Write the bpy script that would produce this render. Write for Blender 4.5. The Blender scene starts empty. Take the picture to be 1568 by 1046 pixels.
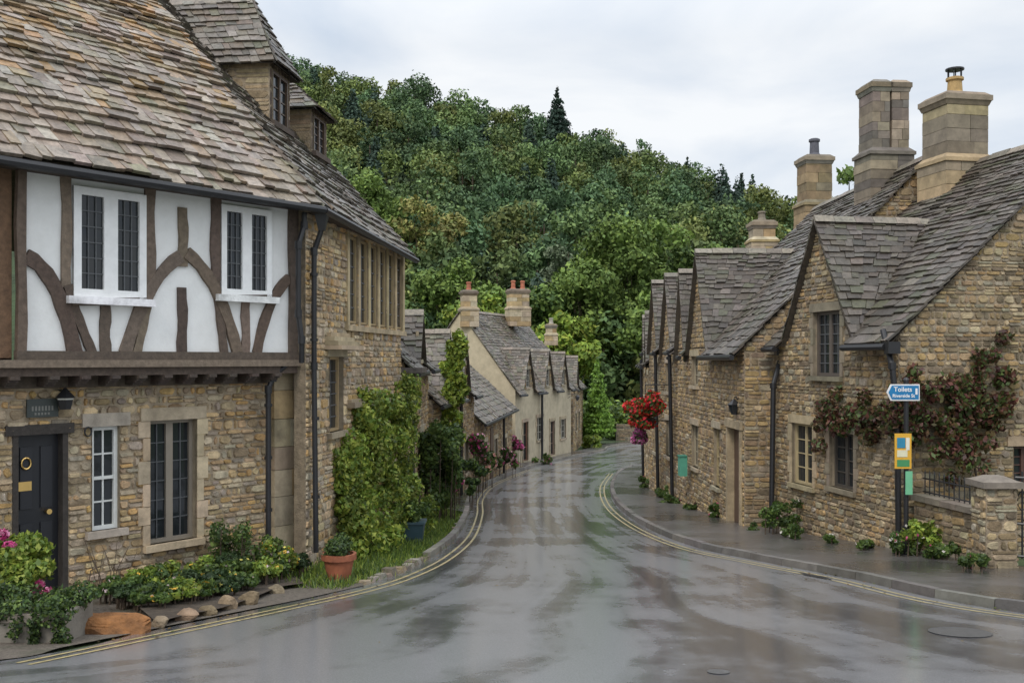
import bpy, math, random
import numpy as np
from mathutils import Vector
random.seed(4); rng=np.random.default_rng(4)
scene=bpy.context.scene
# survey constants used to recover real positions (metres, eye level z=0, +Y down the street)
FL=1524.; CX=784.; HY=550.
def g(y):
    if y<-6: y=-6
    if y>63.8: return -5.124
    return -(1.45+.115*y-.0009*y*y)
def GP(px,py):
    a=(py-HY)/FL; b=a-.115
    Y=(-b+math.sqrt(b*b+4*.0009*1.45))/(2*.0009)
    if Y>63.8: Y=5.124/a
    return ((px-CX)/FL*Y, Y)
def W(px,py,Y): return ((px-CX)/FL*Y, Y, -(py-HY)/FL*Y)

# ---------------------------------------------------------------- materials
def nt(m):
    m.use_nodes=True; t=m.node_tree; return t,t.nodes,t.links,t.nodes["Principled BSDF"]
def mat(name,col=None,rough=.8,nscale=6.,namt=.3,bscale=30.,bstr=.3,bdist=.01,metal=0.,spec=.5,transl=0.,stain=0.,staincol=(.05,.045,.035)):
    m=bpy.data.materials.new(name); t,N,L,P=nt(m)
    tc=N.new('ShaderNodeTexCoord')
    if col is None:
        a=N.new('ShaderNodeAttribute'); a.attribute_name='Col'; src=a.outputs['Color']
    else:
        a=N.new('ShaderNodeRGB'); a.outputs[0].default_value=(*col,1); src=a.outputs[0]
    n=N.new('ShaderNodeTexNoise'); n.inputs['Scale'].default_value=nscale; n.inputs['Detail'].default_value=6; n.inputs['Roughness'].default_value=.65
    L.new(tc.outputs['Object'],n.inputs['Vector'])
    mr=N.new('ShaderNodeMapRange'); mr.inputs[1].default_value=.25; mr.inputs[2].default_value=.75
    mr.inputs[3].default_value=1-namt; mr.inputs[4].default_value=1+namt
    L.new(n.outputs['Fac'],mr.inputs[0])
    mx=N.new('ShaderNodeVectorMath'); mx.operation='SCALE'
    L.new(src,mx.inputs[0]); L.new(mr.outputs[0],mx.inputs['Scale'])
    out=mx.outputs[0]
    if stain>0:
        n2=N.new('ShaderNodeTexNoise'); n2.inputs['Scale'].default_value=1.3; n2.inputs['Detail'].default_value=8; n2.inputs['Roughness'].default_value=.7
        L.new(tc.outputs['Object'],n2.inputs['Vector'])
        r2=N.new('ShaderNodeMapRange'); r2.inputs[1].default_value=.5; r2.inputs[2].default_value=.72; r2.inputs[4].default_value=stain
        L.new(n2.outputs['Fac'],r2.inputs[0])
        mm=N.new('ShaderNodeMix'); mm.data_type='RGBA'; L.new(r2.outputs[0],mm.inputs['Factor']); L.new(out,mm.inputs['A']); mm.inputs['B'].default_value=(*staincol,1)
        out=mm.outputs['Result']
    L.new(out,P.inputs['Base Color'])
    P.inputs['Roughness'].default_value=rough; P.inputs['Metallic'].default_value=metal
    P.inputs['Specular IOR Level'].default_value=spec
    if bstr>0:
        nb=N.new('ShaderNodeTexNoise'); nb.inputs['Scale'].default_value=bscale; nb.inputs['Detail'].default_value=5
        L.new(tc.outputs['Object'],nb.inputs['Vector'])
        b=N.new('ShaderNodeBump'); b.inputs['Strength'].default_value=bstr; b.inputs['Distance'].default_value=bdist
        L.new(nb.outputs['Fac'],b.inputs['Height']); L.new(b.outputs[0],P.inputs['Normal'])
    if transl>0:
        tr=N.new('ShaderNodeBsdfTranslucent'); L.new(out,tr.inputs['Color'])
        ms=N.new('ShaderNodeMixShader'); ms.inputs[0].default_value=transl
        o=N['Material Output']; L.new(P.outputs[0],ms.inputs[1]); L.new(tr.outputs[0],ms.inputs[2]); L.new(ms.outputs[0],o.inputs['Surface'])
    return m
M={}
M['stone']=mat('rubble_stone',None,.9,9,.5,45,.8,.016,stain=.5,staincol=(.095,.07,.045))
M['ashlar']=mat('dressed_stone',None,.85,5,.35,50,.5,.01,stain=.6,staincol=(.08,.066,.048))
M['slate']=mat('stone_slates',None,.5,14,.5,40,.7,.012,stain=.5,staincol=(.055,.053,.036))
M['oak']=mat('weathered_oak',None,.75,18,.4,60,.6,.008)
M['plaster']=mat('white_render',(.84,.84,.82),.8,3,.08,20,.35,.01,stain=.16,staincol=(.45,.41,.35))
M['cream']=mat('cream_render',None,.85,3,.2,25,.2,.006,stain=.4,staincol=(.2,.17,.13))
M['paint']=mat('painted_wood',None,.45,8,.1,40,.08,.002)
M['black']=mat('black_iron',(.018,.018,.02),.4,8,.2,40,.1,.002)
M['brass']=mat('brass',(.75,.5,.18),.3,8,.1,0,0,metal=1)
M['leaf']=mat('leaves',None,.5,2,.15,0,0,transl=.28,spec=.35)
M['leaf_far']=mat('woodland_leaves',None,.7,.5,.15,0,0,spec=.2)
M['petal']=mat('petals',None,.6,2,.1,0,0,transl=.25)
M['bark']=mat('bark',(.09,.065,.045),.9,10,.4,20,.8,.03)
M['terra']=mat('terracotta',(.30,.10,.05),.75,8,.35,30,.3,.004,stain=.4,staincol=(.12,.09,.06))
M['soil']=mat('soil',(.06,.045,.032),.95,8,.5,20,.9,.03)
M['gravel']=mat('gravelly_ground',(.12,.10,.08),.8,25,.5,40,.9,.02,stain=.75,staincol=(.04,.05,.022))
M['grass']=mat('grass_ground',(.05,.075,.025),.9,3,.5,30,.8,.03)
M['hill']=mat('hill_undergrowth',(.03,.05,.018),.95,.3,.5,2,.8,.3)
M['yellow']=mat('yellow_line_paint',(.38,.31,.15),.5,14,.45,30,.2,.004,stain=.9,staincol=(.18,.175,.17))
M['pot']=mat('chimney_pot',None,.8,8,.3,30,.3,.005)
M['rust']=mat('rusty_ironstone',(.22,.095,.03),.85,7,.6,12,1.,.05,stain=.6)
def glassmat():
    m=bpy.data.materials.new('window_glass'); t,N,L,P=nt(m)
    P.inputs['Base Color'].default_value=(.02,.024,.027,1); P.inputs['Roughness'].default_value=.06
    tc=N.new('ShaderNodeTexCoord'); n=N.new('ShaderNodeTexNoise'); n.inputs['Scale'].default_value=5
    L.new(tc.outputs['Object'],n.inputs['Vector']); b=N.new('ShaderNodeBump'); b.inputs['Strength'].default_value=.25; b.inputs['Distance'].default_value=.01
    L.new(n.outputs['Fac'],b.inputs['Height']); L.new(b.outputs[0],P.inputs['Normal']); return m
M['glass']=glassmat()
def asphalt(name,dry,wet,wetlo=.38,wethi=.62,rlo=.13,rhi=.5,coat=.45,cr=.22,road=False):
    m=bpy.data.materials.new(name); t,N,L,P=nt(m)
    tc=N.new('ShaderNodeTexCoord')
    def noise(sc_,det,ro,src,dist=0.):
        n=N.new('ShaderNodeTexNoise'); n.inputs['Scale'].default_value=sc_; n.inputs['Detail'].default_value=det; n.inputs['Roughness'].default_value=ro; n.inputs['Distortion'].default_value=dist
        L.new(src,n.inputs['Vector']); return n.outputs['Fac']
    def math_(op,a,b=None,c=None):
        n=N.new('ShaderNodeMath'); n.operation=op
        for i,v in enumerate((a,b,c)):
            if v is None: continue
            if isinstance(v,(int,float)): n.inputs[i].default_value=v
            else: L.new(v,n.inputs[i])
        return n.outputs[0]
    f=noise(.45,6,.55,tc.outputs['Object'])
    f2=noise(3.,8,.7,tc.outputs['Object'])
    f=math_('ADD',math_('MULTIPLY',f,.75),math_('MULTIPLY',f2,.25))
    if road:
        # tyre-polished wheel tracks and drying streaks that follow the carriageway
        mp=N.new('ShaderNodeMapping'); mp.inputs['Scale'].default_value=(1.,.035,1); L.new(tc.outputs['UV'],mp.inputs['Vector'])
        s1=noise(2.2,3,.5,mp.outputs[0])
        f=math_('ADD',math_('MULTIPLY',f,.62),math_('MULTIPLY',s1,.38))
    mr=N.new('ShaderNodeMapRange'); mr.interpolation_type='SMOOTHSTEP'; mr.inputs[1].default_value=wetlo; mr.inputs[2].default_value=wethi; L.new(f,mr.inputs[0])
    n3=noise(90,4,.6,tc.outputs['Object'])
    mc=N.new('ShaderNodeMix'); mc.data_type='RGBA'; mc.inputs['A'].default_value=(*wet,1); mc.inputs['B'].default_value=(*dry,1); L.new(mr.outputs[0],mc.inputs['Factor'])
    sc=N.new('ShaderNodeMapRange'); sc.inputs[1].default_value=.3; sc.inputs[2].default_value=.7; sc.inputs[3].default_value=.65; sc.inputs[4].default_value=1.35; L.new(n3,sc.inputs[0])
    vm=N.new('ShaderNodeVectorMath'); vm.operation='SCALE'; L.new(mc.outputs['Result'],vm.inputs[0]); L.new(sc.outputs[0],vm.inputs['Scale'])
    L.new(vm.outputs[0],P.inputs['Base Color'])
    rr=N.new('ShaderNodeMapRange'); rr.inputs[3].default_value=rlo; rr.inputs[4].default_value=rhi; L.new(mr.outputs[0],rr.inputs[0]); L.new(rr.outputs[0],P.inputs['Roughness'])
    b=N.new('ShaderNodeBump'); b.inputs['Distance'].default_value=.003
    bs=N.new('ShaderNodeMapRange'); bs.inputs[3].default_value=.15; bs.inputs[4].default_value=.7; L.new(mr.outputs[0],bs.inputs[0]); L.new(bs.outputs[0],b.inputs['Strength'])
    L.new(n3,b.inputs['Height']); L.new(b.outputs[0],P.inputs['Normal'])
    P.inputs['IOR'].default_value=1.5; P.inputs['Specular IOR Level'].default_value=.7
    P.inputs['Coat Weight'].default_value=coat; P.inputs['Coat Roughness'].default_value=cr
    return m
M['road']=asphalt('wet_asphalt',(.205,.205,.215),(.10,.10,.106),.42,.55,.15,.36,coat=.8,cr=.17,road=True)
M['pave']=asphalt('pavement_asphalt',(.105,.095,.09),(.06,.056,.053),rlo=.2,rhi=.45,coat=.4)

# ---------------------------------------------------------------- mesh builder
def setparent(o,p):
    if p is not None: o.parent=p
def mk(name,V,loops,starts,cols,mt,parent=None,uv=None):
    me=bpy.data.meshes.new(name)
    V=np.asarray(V,dtype=np.float32).reshape(-1,3)
    me.vertices.add(len(V)); me.vertices.foreach_set('co',V.ravel())
    me.loops.add(len(loops)); me.loops.foreach_set('vertex_index',np.asarray(loops,dtype=np.int32))
    me.polygons.add(len(starts)); me.polygons.foreach_set('loop_start',np.asarray(starts,dtype=np.int32))
    me.update(calc_edges=True)
    if cols is not None:
        c=np.ones((len(V),4),dtype=np.float32); c[:,:3]=cols
        at=me.attributes.new('Col','FLOAT_COLOR','POINT'); at.data.foreach_set('color',c.ravel())
    if uv is not None:
        l=me.uv_layers.new(name='UVMap'); l.data.foreach_set('uv',np.asarray(uv,dtype=np.float32).ravel())
    me.materials.append(mt)
    o=bpy.data.objects.new(name,me); scene.collection.objects.link(o); setparent(o,parent); return o
class MB:
    def __init__(s): s.V=[]; s.L=[]; s.S=[]; s.C=[]
    def face(s,pts,col=(.5,.5,.5)):
        b=len(s.V); s.S.append(len(s.L))
        for p in pts: s.V.append((p[0],p[1],p[2])); s.C.append(col)
        s.L.extend(range(b,b+len(pts)))
    def hexa(s,p,col=(.5,.5,.5)):
        for f in ((3,2,1,0),(4,5,6,7),(0,1,5,4),(1,2,6,5),(2,3,7,6),(3,0,4,7)): s.face([p[i] for i in f],col)
    def box(s,x0,x1,y0,y1,z0,z1,col=(.5,.5,.5)):
        s.hexa([(x0,y0,z0),(x1,y0,z0),(x1,y1,z0),(x0,y1,z0),(x0,y0,z1),(x1,y0,z1),(x1,y1,z1),(x0,y1,z1)],col)
    def cyl(s,p0,p1,r0,r1,seg=10,col=(.5,.5,.5)):
        p0=Vector(p0);p1=Vector(p1); a=(p1-p0).normalized()
        t=Vector((0,0,1)) if abs(a.z)<.9 else Vector((1,0,0)); u=a.cross(t).normalized(); v=a.cross(u)
        R0=[p0+(u*math.cos(2*math.pi*i/seg)+v*math.sin(2*math.pi*i/seg))*r0 for i in range(seg)]
        R1=[p1+(u*math.cos(2*math.pi*i/seg)+v*math.sin(2*math.pi*i/seg))*r1 for i in range(seg)]
        for i in range(seg):
            j=(i+1)%seg; s.face([R0[i],R0[j],R1[j],R1[i]],col)
        s.face(R1,col); s.face(R0[::-1],col)
    def lathe(s,c,prof,seg=16,col=(.5,.5,.5)):
        for (r0,z0),(r1,z1) in zip(prof[:-1],prof[1:]):
            for i in range(seg):
                a=2*math.pi*i/seg;b=2*math.pi*(i+1)/seg
                s.face([(c[0]+r0*math.cos(a),c[1]+r0*math.sin(a),c[2]+z0),(c[0]+r0*math.cos(b),c[1]+r0*math.sin(b),c[2]+z0),
                        (c[0]+r1*math.cos(b),c[1]+r1*math.sin(b),c[2]+z1),(c[0]+r1*math.cos(a),c[1]+r1*math.sin(a),c[2]+z1)],col)
    def done(s,name,mt,parent=None):
        if not s.S: return None
        return mk(name,s.V,s.L,s.S,np.array(s.C,dtype=np.float32),mt,parent)
def empty(name):
    e=bpy.data.objects.new(name,None); scene.collection.objects.link(e); return e
class Thing:
    def __init__(s,name): s.e=empty(name); s.p={}
    def mb(s,part,m):
        if (part,m) not in s.p: s.p[(part,m)]=MB()
        return s.p[(part,m)]
    def done(s):
        for (part,m),b in s.p.items(): b.done(part,M[m],s.e)
        return s.e
class Fac:
    def __init__(s,A,d,n):
        s.A=A; l=math.hypot(*d); s.d=(d[0]/l,d[1]/l); l=math.hypot(*n); s.n=(n[0]/l,n[1]/l)
    def P(s,u,z,o=0.): return (s.A[0]+s.d[0]*u+s.n[0]*o, s.A[1]+s.d[1]*u+s.n[1]*o, z)
    def pix(s,px,py,o=0.):
        rx=(px-CX)/FL; ax=s.A[0]+s.n[0]*o; ay=s.A[1]+s.n[1]*o
        t=(ax*s.n[0]+ay*s.n[1])/(rx*s.n[0]+s.n[1]); x=rx*t;y=t
        return ((x-s.A[0])*s.d[0]+(y-s.A[1])*s.d[1], -(py-HY)/FL*t)
    def R(s,x0,x1,yt,yb,o=0.):
        a=s.pix(x0,0,o)[0]; b=s.pix(x1,0,o)[0]; xm=(x0+x1)/2
        return (min(a,b),max(a,b),s.pix(xm,yb,o)[1],s.pix(xm,yt,o)[1])
def left_fac(A,B): d=(B[0]-A[0],B[1]-A[1]); return Fac(A,d,(d[1],-d[0]))
def right_fac(A,B): d=(B[0]-A[0],B[1]-A[1]); return Fac(A,d,(-d[1],d[0]))
def fbox(mb,F,u0,u1,z0,z1,o0,o1,col=(.5,.5,.5)):
    mb.hexa([F.P(u0,z0,o0),F.P(u1,z0,o0),F.P(u1,z0,o1),F.P(u0,z0,o1),F.P(u0,z1,o0),F.P(u1,z1,o0),F.P(u1,z1,o1),F.P(u0,z1,o1)],col)
def fband(mb,F,pts,wd,o0,o1,col):
    n=len(pts); Lp=[];Rp=[]
    for i in range(n):
        a=pts[max(0,i-1)]; b=pts[min(n-1,i+1)]; dx=b[0]-a[0];dz=b[1]-a[1]; l=math.hypot(dx,dz) or 1
        w=wd*(1+.10*math.sin(i*1.9+a[0]*7))
        nx,nz=-dz/l*w/2,dx/l*w/2
        Lp.append((pts[i][0]+nx,pts[i][1]+nz)); Rp.append((pts[i][0]-nx,pts[i][1]-nz))
    for i in range(n-1):
        a,b,c,d=Lp[i],Lp[i+1],Rp[i+1],Rp[i]
        mb.hexa([F.P(*a,o0),F.P(*b,o0),F.P(*c,o0),F.P(*d,o0),F.P(*a,o1),F.P(*b,o1),F.P(*c,o1),F.P(*d,o1)],col)
def vary(c,a=.15):
    k=1+random.uniform(-a,a); return tuple(max(0,x*k*(1+random.uniform(-.04,.04))) for x in c)
def pick(pal,a=.18): return vary(random.choice(pal),a)
WARM=[(.50,.36,.20),(.42,.295,.16),(.56,.43,.26),(.34,.26,.165),(.48,.395,.275),(.37,.31,.235),(.51,.33,.14)]
DARK=[(.21,.165,.11),(.17,.135,.10),(.26,.21,.15),(.24,.18,.11),(.145,.12,.09),(.22,.20,.165)]
MIDS=[(.345,.25,.137),(.28,.20,.117),(.41,.31,.18),(.38,.265,.125),(.23,.175,.115),(.33,.28,.20),(.305,.21,.10)]
RUB=[(.30,.215,.12),(.225,.17,.10),(.37,.275,.155),(.345,.235,.11),(.185,.145,.095),(.28,.245,.18),(.41,.33,.21)]
ASH=[(.40,.33,.23),(.36,.29,.19),(.44,.37,.26),(.39,.285,.15)]
def wall(mb,mort,F,poly,holes=[],h=.11,wd=.24,pal=WARM,prot=.03,mcol=(.29,.23,.16)):
    zs=sorted(set([round(p[1],3) for p in poly]+[round(v,3) for hh in holes for v in hh[2:4]]))
    zmin=min(p[1] for p in poly);zmax=max(p[1] for p in poly); zs=[z for z in zs if zmin-.002<=z<=zmax+.002]
    lv=[]
    for a,b in zip(zs[:-1],zs[1:]):
        if b-a<.004: continue
        n=max(1,int(round((b-a)/h))); ws=[random.uniform(.55,1.45) for _ in range(n)]; s=sum(ws); z=a
        for w in ws: lv.append((z,z+w/s*(b-a))); z+=w/s*(b-a)
    def stone(u0,u1,z0,z1,big):
        gp=min(.010,(z1-z0)*.08); o=random.uniform(.3,1)*prot; ins=min(.014,(z1-z0)*.14)
        c=pick(pal,.25); hh=z1-z0; ww=u1-u0
        j=lambda k:random.uniform(-k,k)
        k=gp*1.1
        a0,a1,b0,b1=u0+gp,u1-gp,z0+gp,z1-gp
        cu=min(ww*.22,hh*.32)*random.uniform(.5,1.1); cv=hh*.26*random.uniform(.6,1.1)
        bz=[(a0+cu+j(k),b0+j(k)),(a1-cu+j(k),b0+j(k)),(a1+j(k),b0+cv+j(k)),(a1+j(k),b1-cv+j(k)),(a1-cu+j(k),b1+j(k)),(a0+cu+j(k),b1+j(k)),(a0+j(k),b1-cv+j(k)),(a0+j(k),b0+cv+j(k))]
        mu=(a0+a1)/2;mz=(b0+b1)/2; fx=max(.3,1-2*ins/max(.02,ww)); fz_=max(.3,1-2*ins/max(.02,hh))
        B=[F.P(q[0],q[1],-.01) for q in bz]
        tu=random.uniform(-.01,.01)/max(ww,.1); 
        T=[F.P(mu+(q[0]-mu)*fx,mz+(q[1]-mz)*fz_,o+(q[0]-mu)*tu) for q in bz]
        mb.face(T,c)
        for i in range(8):
            i2=(i+1)%8; mb.face([B[i],B[i2],T[i2],T[i]],c)
    for z0,z1 in lv:
        def cross(zm):
            xs=[]
            for i in range(len(poly)):
                a=poly[i];b=poly[(i+1)%len(poly)]
                if (a[1]<=zm)!=(b[1]<=zm): xs.append(a[0]+(zm-a[1])/(b[1]-a[1])*(b[0]-a[0]))
            return sorted(xs)
        zm=(z0+z1)/2; xs=cross(zm)
        spans=[(xs[i],xs[i+1]) for i in range(0,len(xs)-1,2)]
        for hu0,hu1,hz0,hz1 in holes:
            if hz0<zm<hz1:
                ns=[]
                for a,b in spans:
                    if hu1<=a or hu0>=b: ns.append((a,b)); continue
                    if hu0>a: ns.append((a,hu0))
                    if hu1<b: ns.append((hu1,b))
                spans=ns
        for a,b in spans:
            if b-a<.01: continue
            mort.face([F.P(a,z0),F.P(b,z0),F.P(b,z1),F.P(a,z1)],mcol)
            if prot<=0: continue
            u=a
            while u<b-.001:
                w=wd*random.uniform(.35,1.6)
                if u+w>b-wd*.3: w=b-u
                if w>.12 and z1-z0>.08 and random.random()<.25:
                    s=random.uniform(.35,.65); zz=z0+(z1-z0)*s; stone(u,u+w,z0,zz,0); stone(u,u+w,zz,z1,0)
                else: stone(u,u+w,z0,z1,1)
                u+=w
LEADC=(.10,.105,.11)
def window(T,F,u0,u1,z0,z1,nm=2,rows=1,fcol=(.7,.7,.68),dep=.1,fw=.04,bars=(0,0),lintel=True,sill=True,scol=None,mw=None,rc=(.28,.23,.16),jamb=False,o=0.,bcol=None,bw=.009):
    fr=T.mb('window_frames','paint'); gl=T.mb('window_glass','glass'); rv=T.mb('stone_dressings','ashlar')
    d0=o-dep; bcol=bcol or fcol
    for a,b in (((u0,z0),(u1,z0)),((u1,z0),(u1,z1)),((u1,z1),(u0,z1)),((u0,z1),(u0,z0))):
        rv.face([F.P(*a,o+.02),F.P(*b,o+.02),F.P(*b,d0),F.P(*a,d0)],rc)
    f0,f1=d0,d0+.05
    fbox(fr,F,u0,u0+fw,z0,z1,f0,f1,fcol); fbox(fr,F,u1-fw,u1,z0,z1,f0,f1,fcol)
    fbox(fr,F,u0+fw,u1-fw,z0,z0+fw,f0,f1-.002,fcol); fbox(fr,F,u0+fw,u1-fw,z1-fw,z1,f0,f1-.002,fcol)
    mw=mw or fw
    iw=(u1-u0-2*fw-(nm-1)*mw)/nm
    for i in range(nm):
        a=u0+fw+i*(iw+mw); b=a+iw
        if i<nm-1: fbox(fr,F,b,b+mw,z0+fw,z1-fw,f0,f1-.004,fcol)
        ih=(z1-z0-2*fw)/rows
        for r in range(rows):
            c=z0+fw+r*ih; e=c+ih
            if r>0: fbox(fr,F,a,b,c-.018,c+.018,f0,f1-.006,fcol)
            nb,mb_=bars[0]+1,bars[1]+1
            for p_ in range(nb):
                for q_ in range(mb_):
                    t=[random.uniform(-.003,.003) for _ in range(4)]
                    a_=a+(b-a)*p_/nb;b_=a+(b-a)*(p_+1)/nb;c_=c+(e-c)*q_/mb_;e_=c+(e-c)*(q_+1)/mb_
                    gl.face([F.P(a_,c_,d0+.012+t[0]),F.P(b_,c_,d0+.012+t[1]),F.P(b_,e_,d0+.012+t[2]),F.P(a_,e_,d0+.012+t[3])],(.02,.02,.02))
            for k in range(1,bars[0]+1):
                x=a+(b-a)*k/(bars[0]+1); fbox(fr,F,x-bw,x+bw,c,e,f0+.006,f1-.02,bcol)
            for k in range(1,bars[1]+1):
                x=c+(e-c)*k/(bars[1]+1); fbox(fr,F,a,b,x-bw,x+bw,f0+.006,f1-.023,bcol)
    sc=scol or (.40,.33,.23)
    if lintel: fbox(rv,F,u0-.12,u1+.12,z1,z1+.15,o-.02,o+.045,vary(sc))
    if sill: fbox(rv,F,u0-.08,u1+.08,z0-.08,z0,o-.05,o+.08,vary(sc))
    if jamb:
        z=z0
        k=0
        while z<z1-.01:
            hh=min(random.uniform(.18,.34),z1-z); w=.15 if k%2 else .09
            fbox(rv,F,u0-w,u0,z+.004,z+hh-.004,o-.02,o+.035,vary(sc)); fbox(rv,F,u1,u1+w,z+.004,z+hh-.004,o-.02,o+.035,vary(sc)); z+=hh;k+=1
def blend(pal,t,k=1.):
    m=[sum(c[i] for c in pal)/len(pal) for i in range(3)]
    return [tuple((c[i]*(1-t)+m[i]*t)*k for i in range(3)) for c in pal]
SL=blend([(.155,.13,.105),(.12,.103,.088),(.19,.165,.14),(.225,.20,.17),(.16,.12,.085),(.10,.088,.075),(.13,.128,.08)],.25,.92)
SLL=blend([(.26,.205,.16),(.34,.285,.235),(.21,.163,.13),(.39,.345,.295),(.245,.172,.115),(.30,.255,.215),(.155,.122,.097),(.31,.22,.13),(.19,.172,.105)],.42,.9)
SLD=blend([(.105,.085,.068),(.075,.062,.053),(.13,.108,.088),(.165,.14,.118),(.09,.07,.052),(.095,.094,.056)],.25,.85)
def tiles(mb,e0,e1,r0,r1,rh=.2,tw=.22,th=.03,pal=SL,under=True,sag=.02,lich=None):
    e0,e1,r0,r1=map(Vector,(e0,e1,r0,r1))
    n=((e1-e0)+(r1-r0)).cross((r0-e0)+(r1-e1)).normalized()
    if n.z<0: n=-n
    L=((r0-e0).length+(r1-e1).length)/2
    t=[0.]; s=1.3
    while t[-1]<L: t.append(t[-1]+rh*s*random.uniform(.9,1.1)); s=max(.75,s-.03)
    t=[x/t[-1] for x in t]
    ph=random.uniform(0,9)
    for i in range(len(t)-1):
        a0=e0.lerp(r0,t[i]);b0=e1.lerp(r1,t[i]); t1=min(1,t[i+1]+(t[i+1]-t[i])*.35); a1=e0.lerp(r0,t1);b1=e1.lerp(r1,t1)
        w=(b0-a0).length
        if w<.02 and (b1-a1).length<.05: continue
        w=max(w,(b1-a1).length)
        x=-random.uniform(0,tw)
        while x<w:
            ww=tw*random.uniform(.5,1.6); f0=max(0,x/w); f1=min(1,(x+ww)/w-.006/w)
            x+=ww
            if f1<=f0: continue
            drop=random.uniform(-.03,.03)*(rh/.17)
            dn=(a0-a1).normalized()*drop; tl=random.uniform(-.5,.5)*.02; dn2=(a0-a1).normalized()*(drop+tl)
            fm=(f0+f1)/2
            sg=sag*math.sin(fm*w*1.3+ph+i*.35)*math.sin(i*.5+ph)
            hh=th*random.uniform(.8,1.6)+sg
            p0=a0.lerp(b0,f0)+dn+n*(hh+random.uniform(-.008,.008)); p1=a0.lerp(b0,f1)+dn2+n*(hh+random.uniform(-.008,.008))
            q0=a1.lerp(b1,f0)+n*(.004+sg); q1=a1.lerp(b1,f1)+n*(.004+sg)
            c=pick(pal,.22)
            if lich is not None and random.random()<lich(p0): c=vary(random.choice([(.30,.18,.085),(.27,.17,.08),(.27,.20,.12)]),.22)
            mb.face([p0,p1,q1,q0],c)
            z0=p0-n*th*1.2; z1=p1-n*th*1.2
            mb.face([z0,z1,p1,p0],vary(c,.1)); mb.face([z0,p0,q0,q0-n*th],c); mb.face([z1,p1,q1,q1-n*th],c)
    if under: mb.face([e0-n*.03,e1-n*.03,r1-n*.03,r0-n*.03],(.07,.058,.046))
def ridge(mb,a,b,col=(.20,.17,.135),w=.11):
    a=Vector(a);b=Vector(b); L=(b-a).length; d=(b-a)/L; s=Vector((d.y,-d.x,0)).normalized(); k=0.
    while k<L:
        e=min(L,k+random.uniform(.35,.5)); p=a+d*k;q=a+d*(e-.008); c=vary(col,.25); up=Vector((0,0,1))
        z=.04+random.uniform(0,.02)
        mb.face([p+s*w-up*.07,q+s*w-up*.07,q+up*z,p+up*z],c); mb.face([p-s*w-up*.07,q-s*w-up*.07,q+up*z,p+up*z],c)
        mb.face([p+s*w-up*.07,p+up*z,p-s*w-up*.07],c)
        k=e
def chimney(T,x,y,z0,z1,w,d,ang=.0,pal=ASH,pots=1,potcol=(.36,.33,.28),poth=.35,potr=.11,split=False,courses=.22,part='chimney',cap=.09,capcol=None):
    mb=T.mb(part,'ashlar'); pb=T.mb(part+'_pots','pot'); capcol=capcol or DARK
    ca,sa=math.cos(ang),math.sin(ang)
    def ob(cx,cy,w,d,z0,z1,c,w1=None,d1=None):
        w1=w1 or w; d1=d1 or d; P=[]
        for (ww,dd,z) in ((w,d,z0),(w1,d1,z1)):
            for sx,sy in ((-1,-1),(1,-1),(1,1),(-1,1)):
                lx=cx+sx*ww/2; ly=cy+sy*dd/2; P.append((x+lx*ca-ly*sa,y+lx*sa+ly*ca,z))
        mb.hexa(P,c)
    stacks=[(0,w)] if not split else [(-w*.26,w*.46),(w*.26,w*.46)]
    H=z1-z0; zb=z0+H*.45
    def course(cx,ww,dd,za,zc):
        z=za
        while z<zc-.01:
            hh=min(courses*random.uniform(.75,1.25),zc-z); f=random.uniform(.3,.7)
            j=lambda:random.uniform(-.014,.014)
            ob(cx-ww/2+ww*f/2+j()*.4,0,ww*f-.006,dd+j(),z,z+hh-.007,pick(pal,.25)); ob(cx+ww/2-ww*(1-f)/2+j()*.4,0,ww*(1-f)-.006,dd+j(),z,z+hh-.007,pick(pal,.25))
            z+=hh
    course(0,w+.14,d+.14,z0,zb); ob(0,0,w+.20,d+.20,zb,zb+.07,pick(pal)); ob(0,0,w+.18,d+.18,zb+.07,zb+.16,pick(pal),w,d)
    for cx,ww in stacks: course(cx,ww,d,zb+.16,z1-.26)
    for cx,ww in stacks:
        ob(cx,0,ww+.02,d+.02,z1-.26,z1-.17,pick(capcol),ww+cap,d+cap); ob(cx,0,ww+cap+.03,d+cap+.03,z1-.17,z1-.07,pick(capcol)); ob(cx,0,ww+cap,d+cap,z1-.07,z1,pick(capcol),ww-.08,d-.08)
    for i in range(pots):
        lx=(i-(pots-1)/2)*w*.5; cx=x+lx*ca; cy=y+lx*sa
        pb.lathe((cx,cy,z1-.02),[(potr*1.3,0),(potr*1.2,.06),(potr,.1),(potr*.9,poth*.8),(potr*1.15,poth*.83),(potr*1.15,poth*.95),(potr*.8,poth),(potr*.7,poth*.7)],14,potcol)
    return
def gutter(T,a,b,r=.055):
    T.mb('gutter','black').cyl(a,b,r,r,8)
def pipe(T,pts,r=.04,part='downpipe'):
    mb=T.mb(part,'black')
    for a,b in zip(pts[:-1],pts[1:]): mb.cyl(a,b,r,r,10)
    for p in pts[1:-1]: mb.cyl((p[0],p[1],p[2]-.05),(p[0],p[1],p[2]+.05),r*1.35,r*1.35,10)
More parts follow.
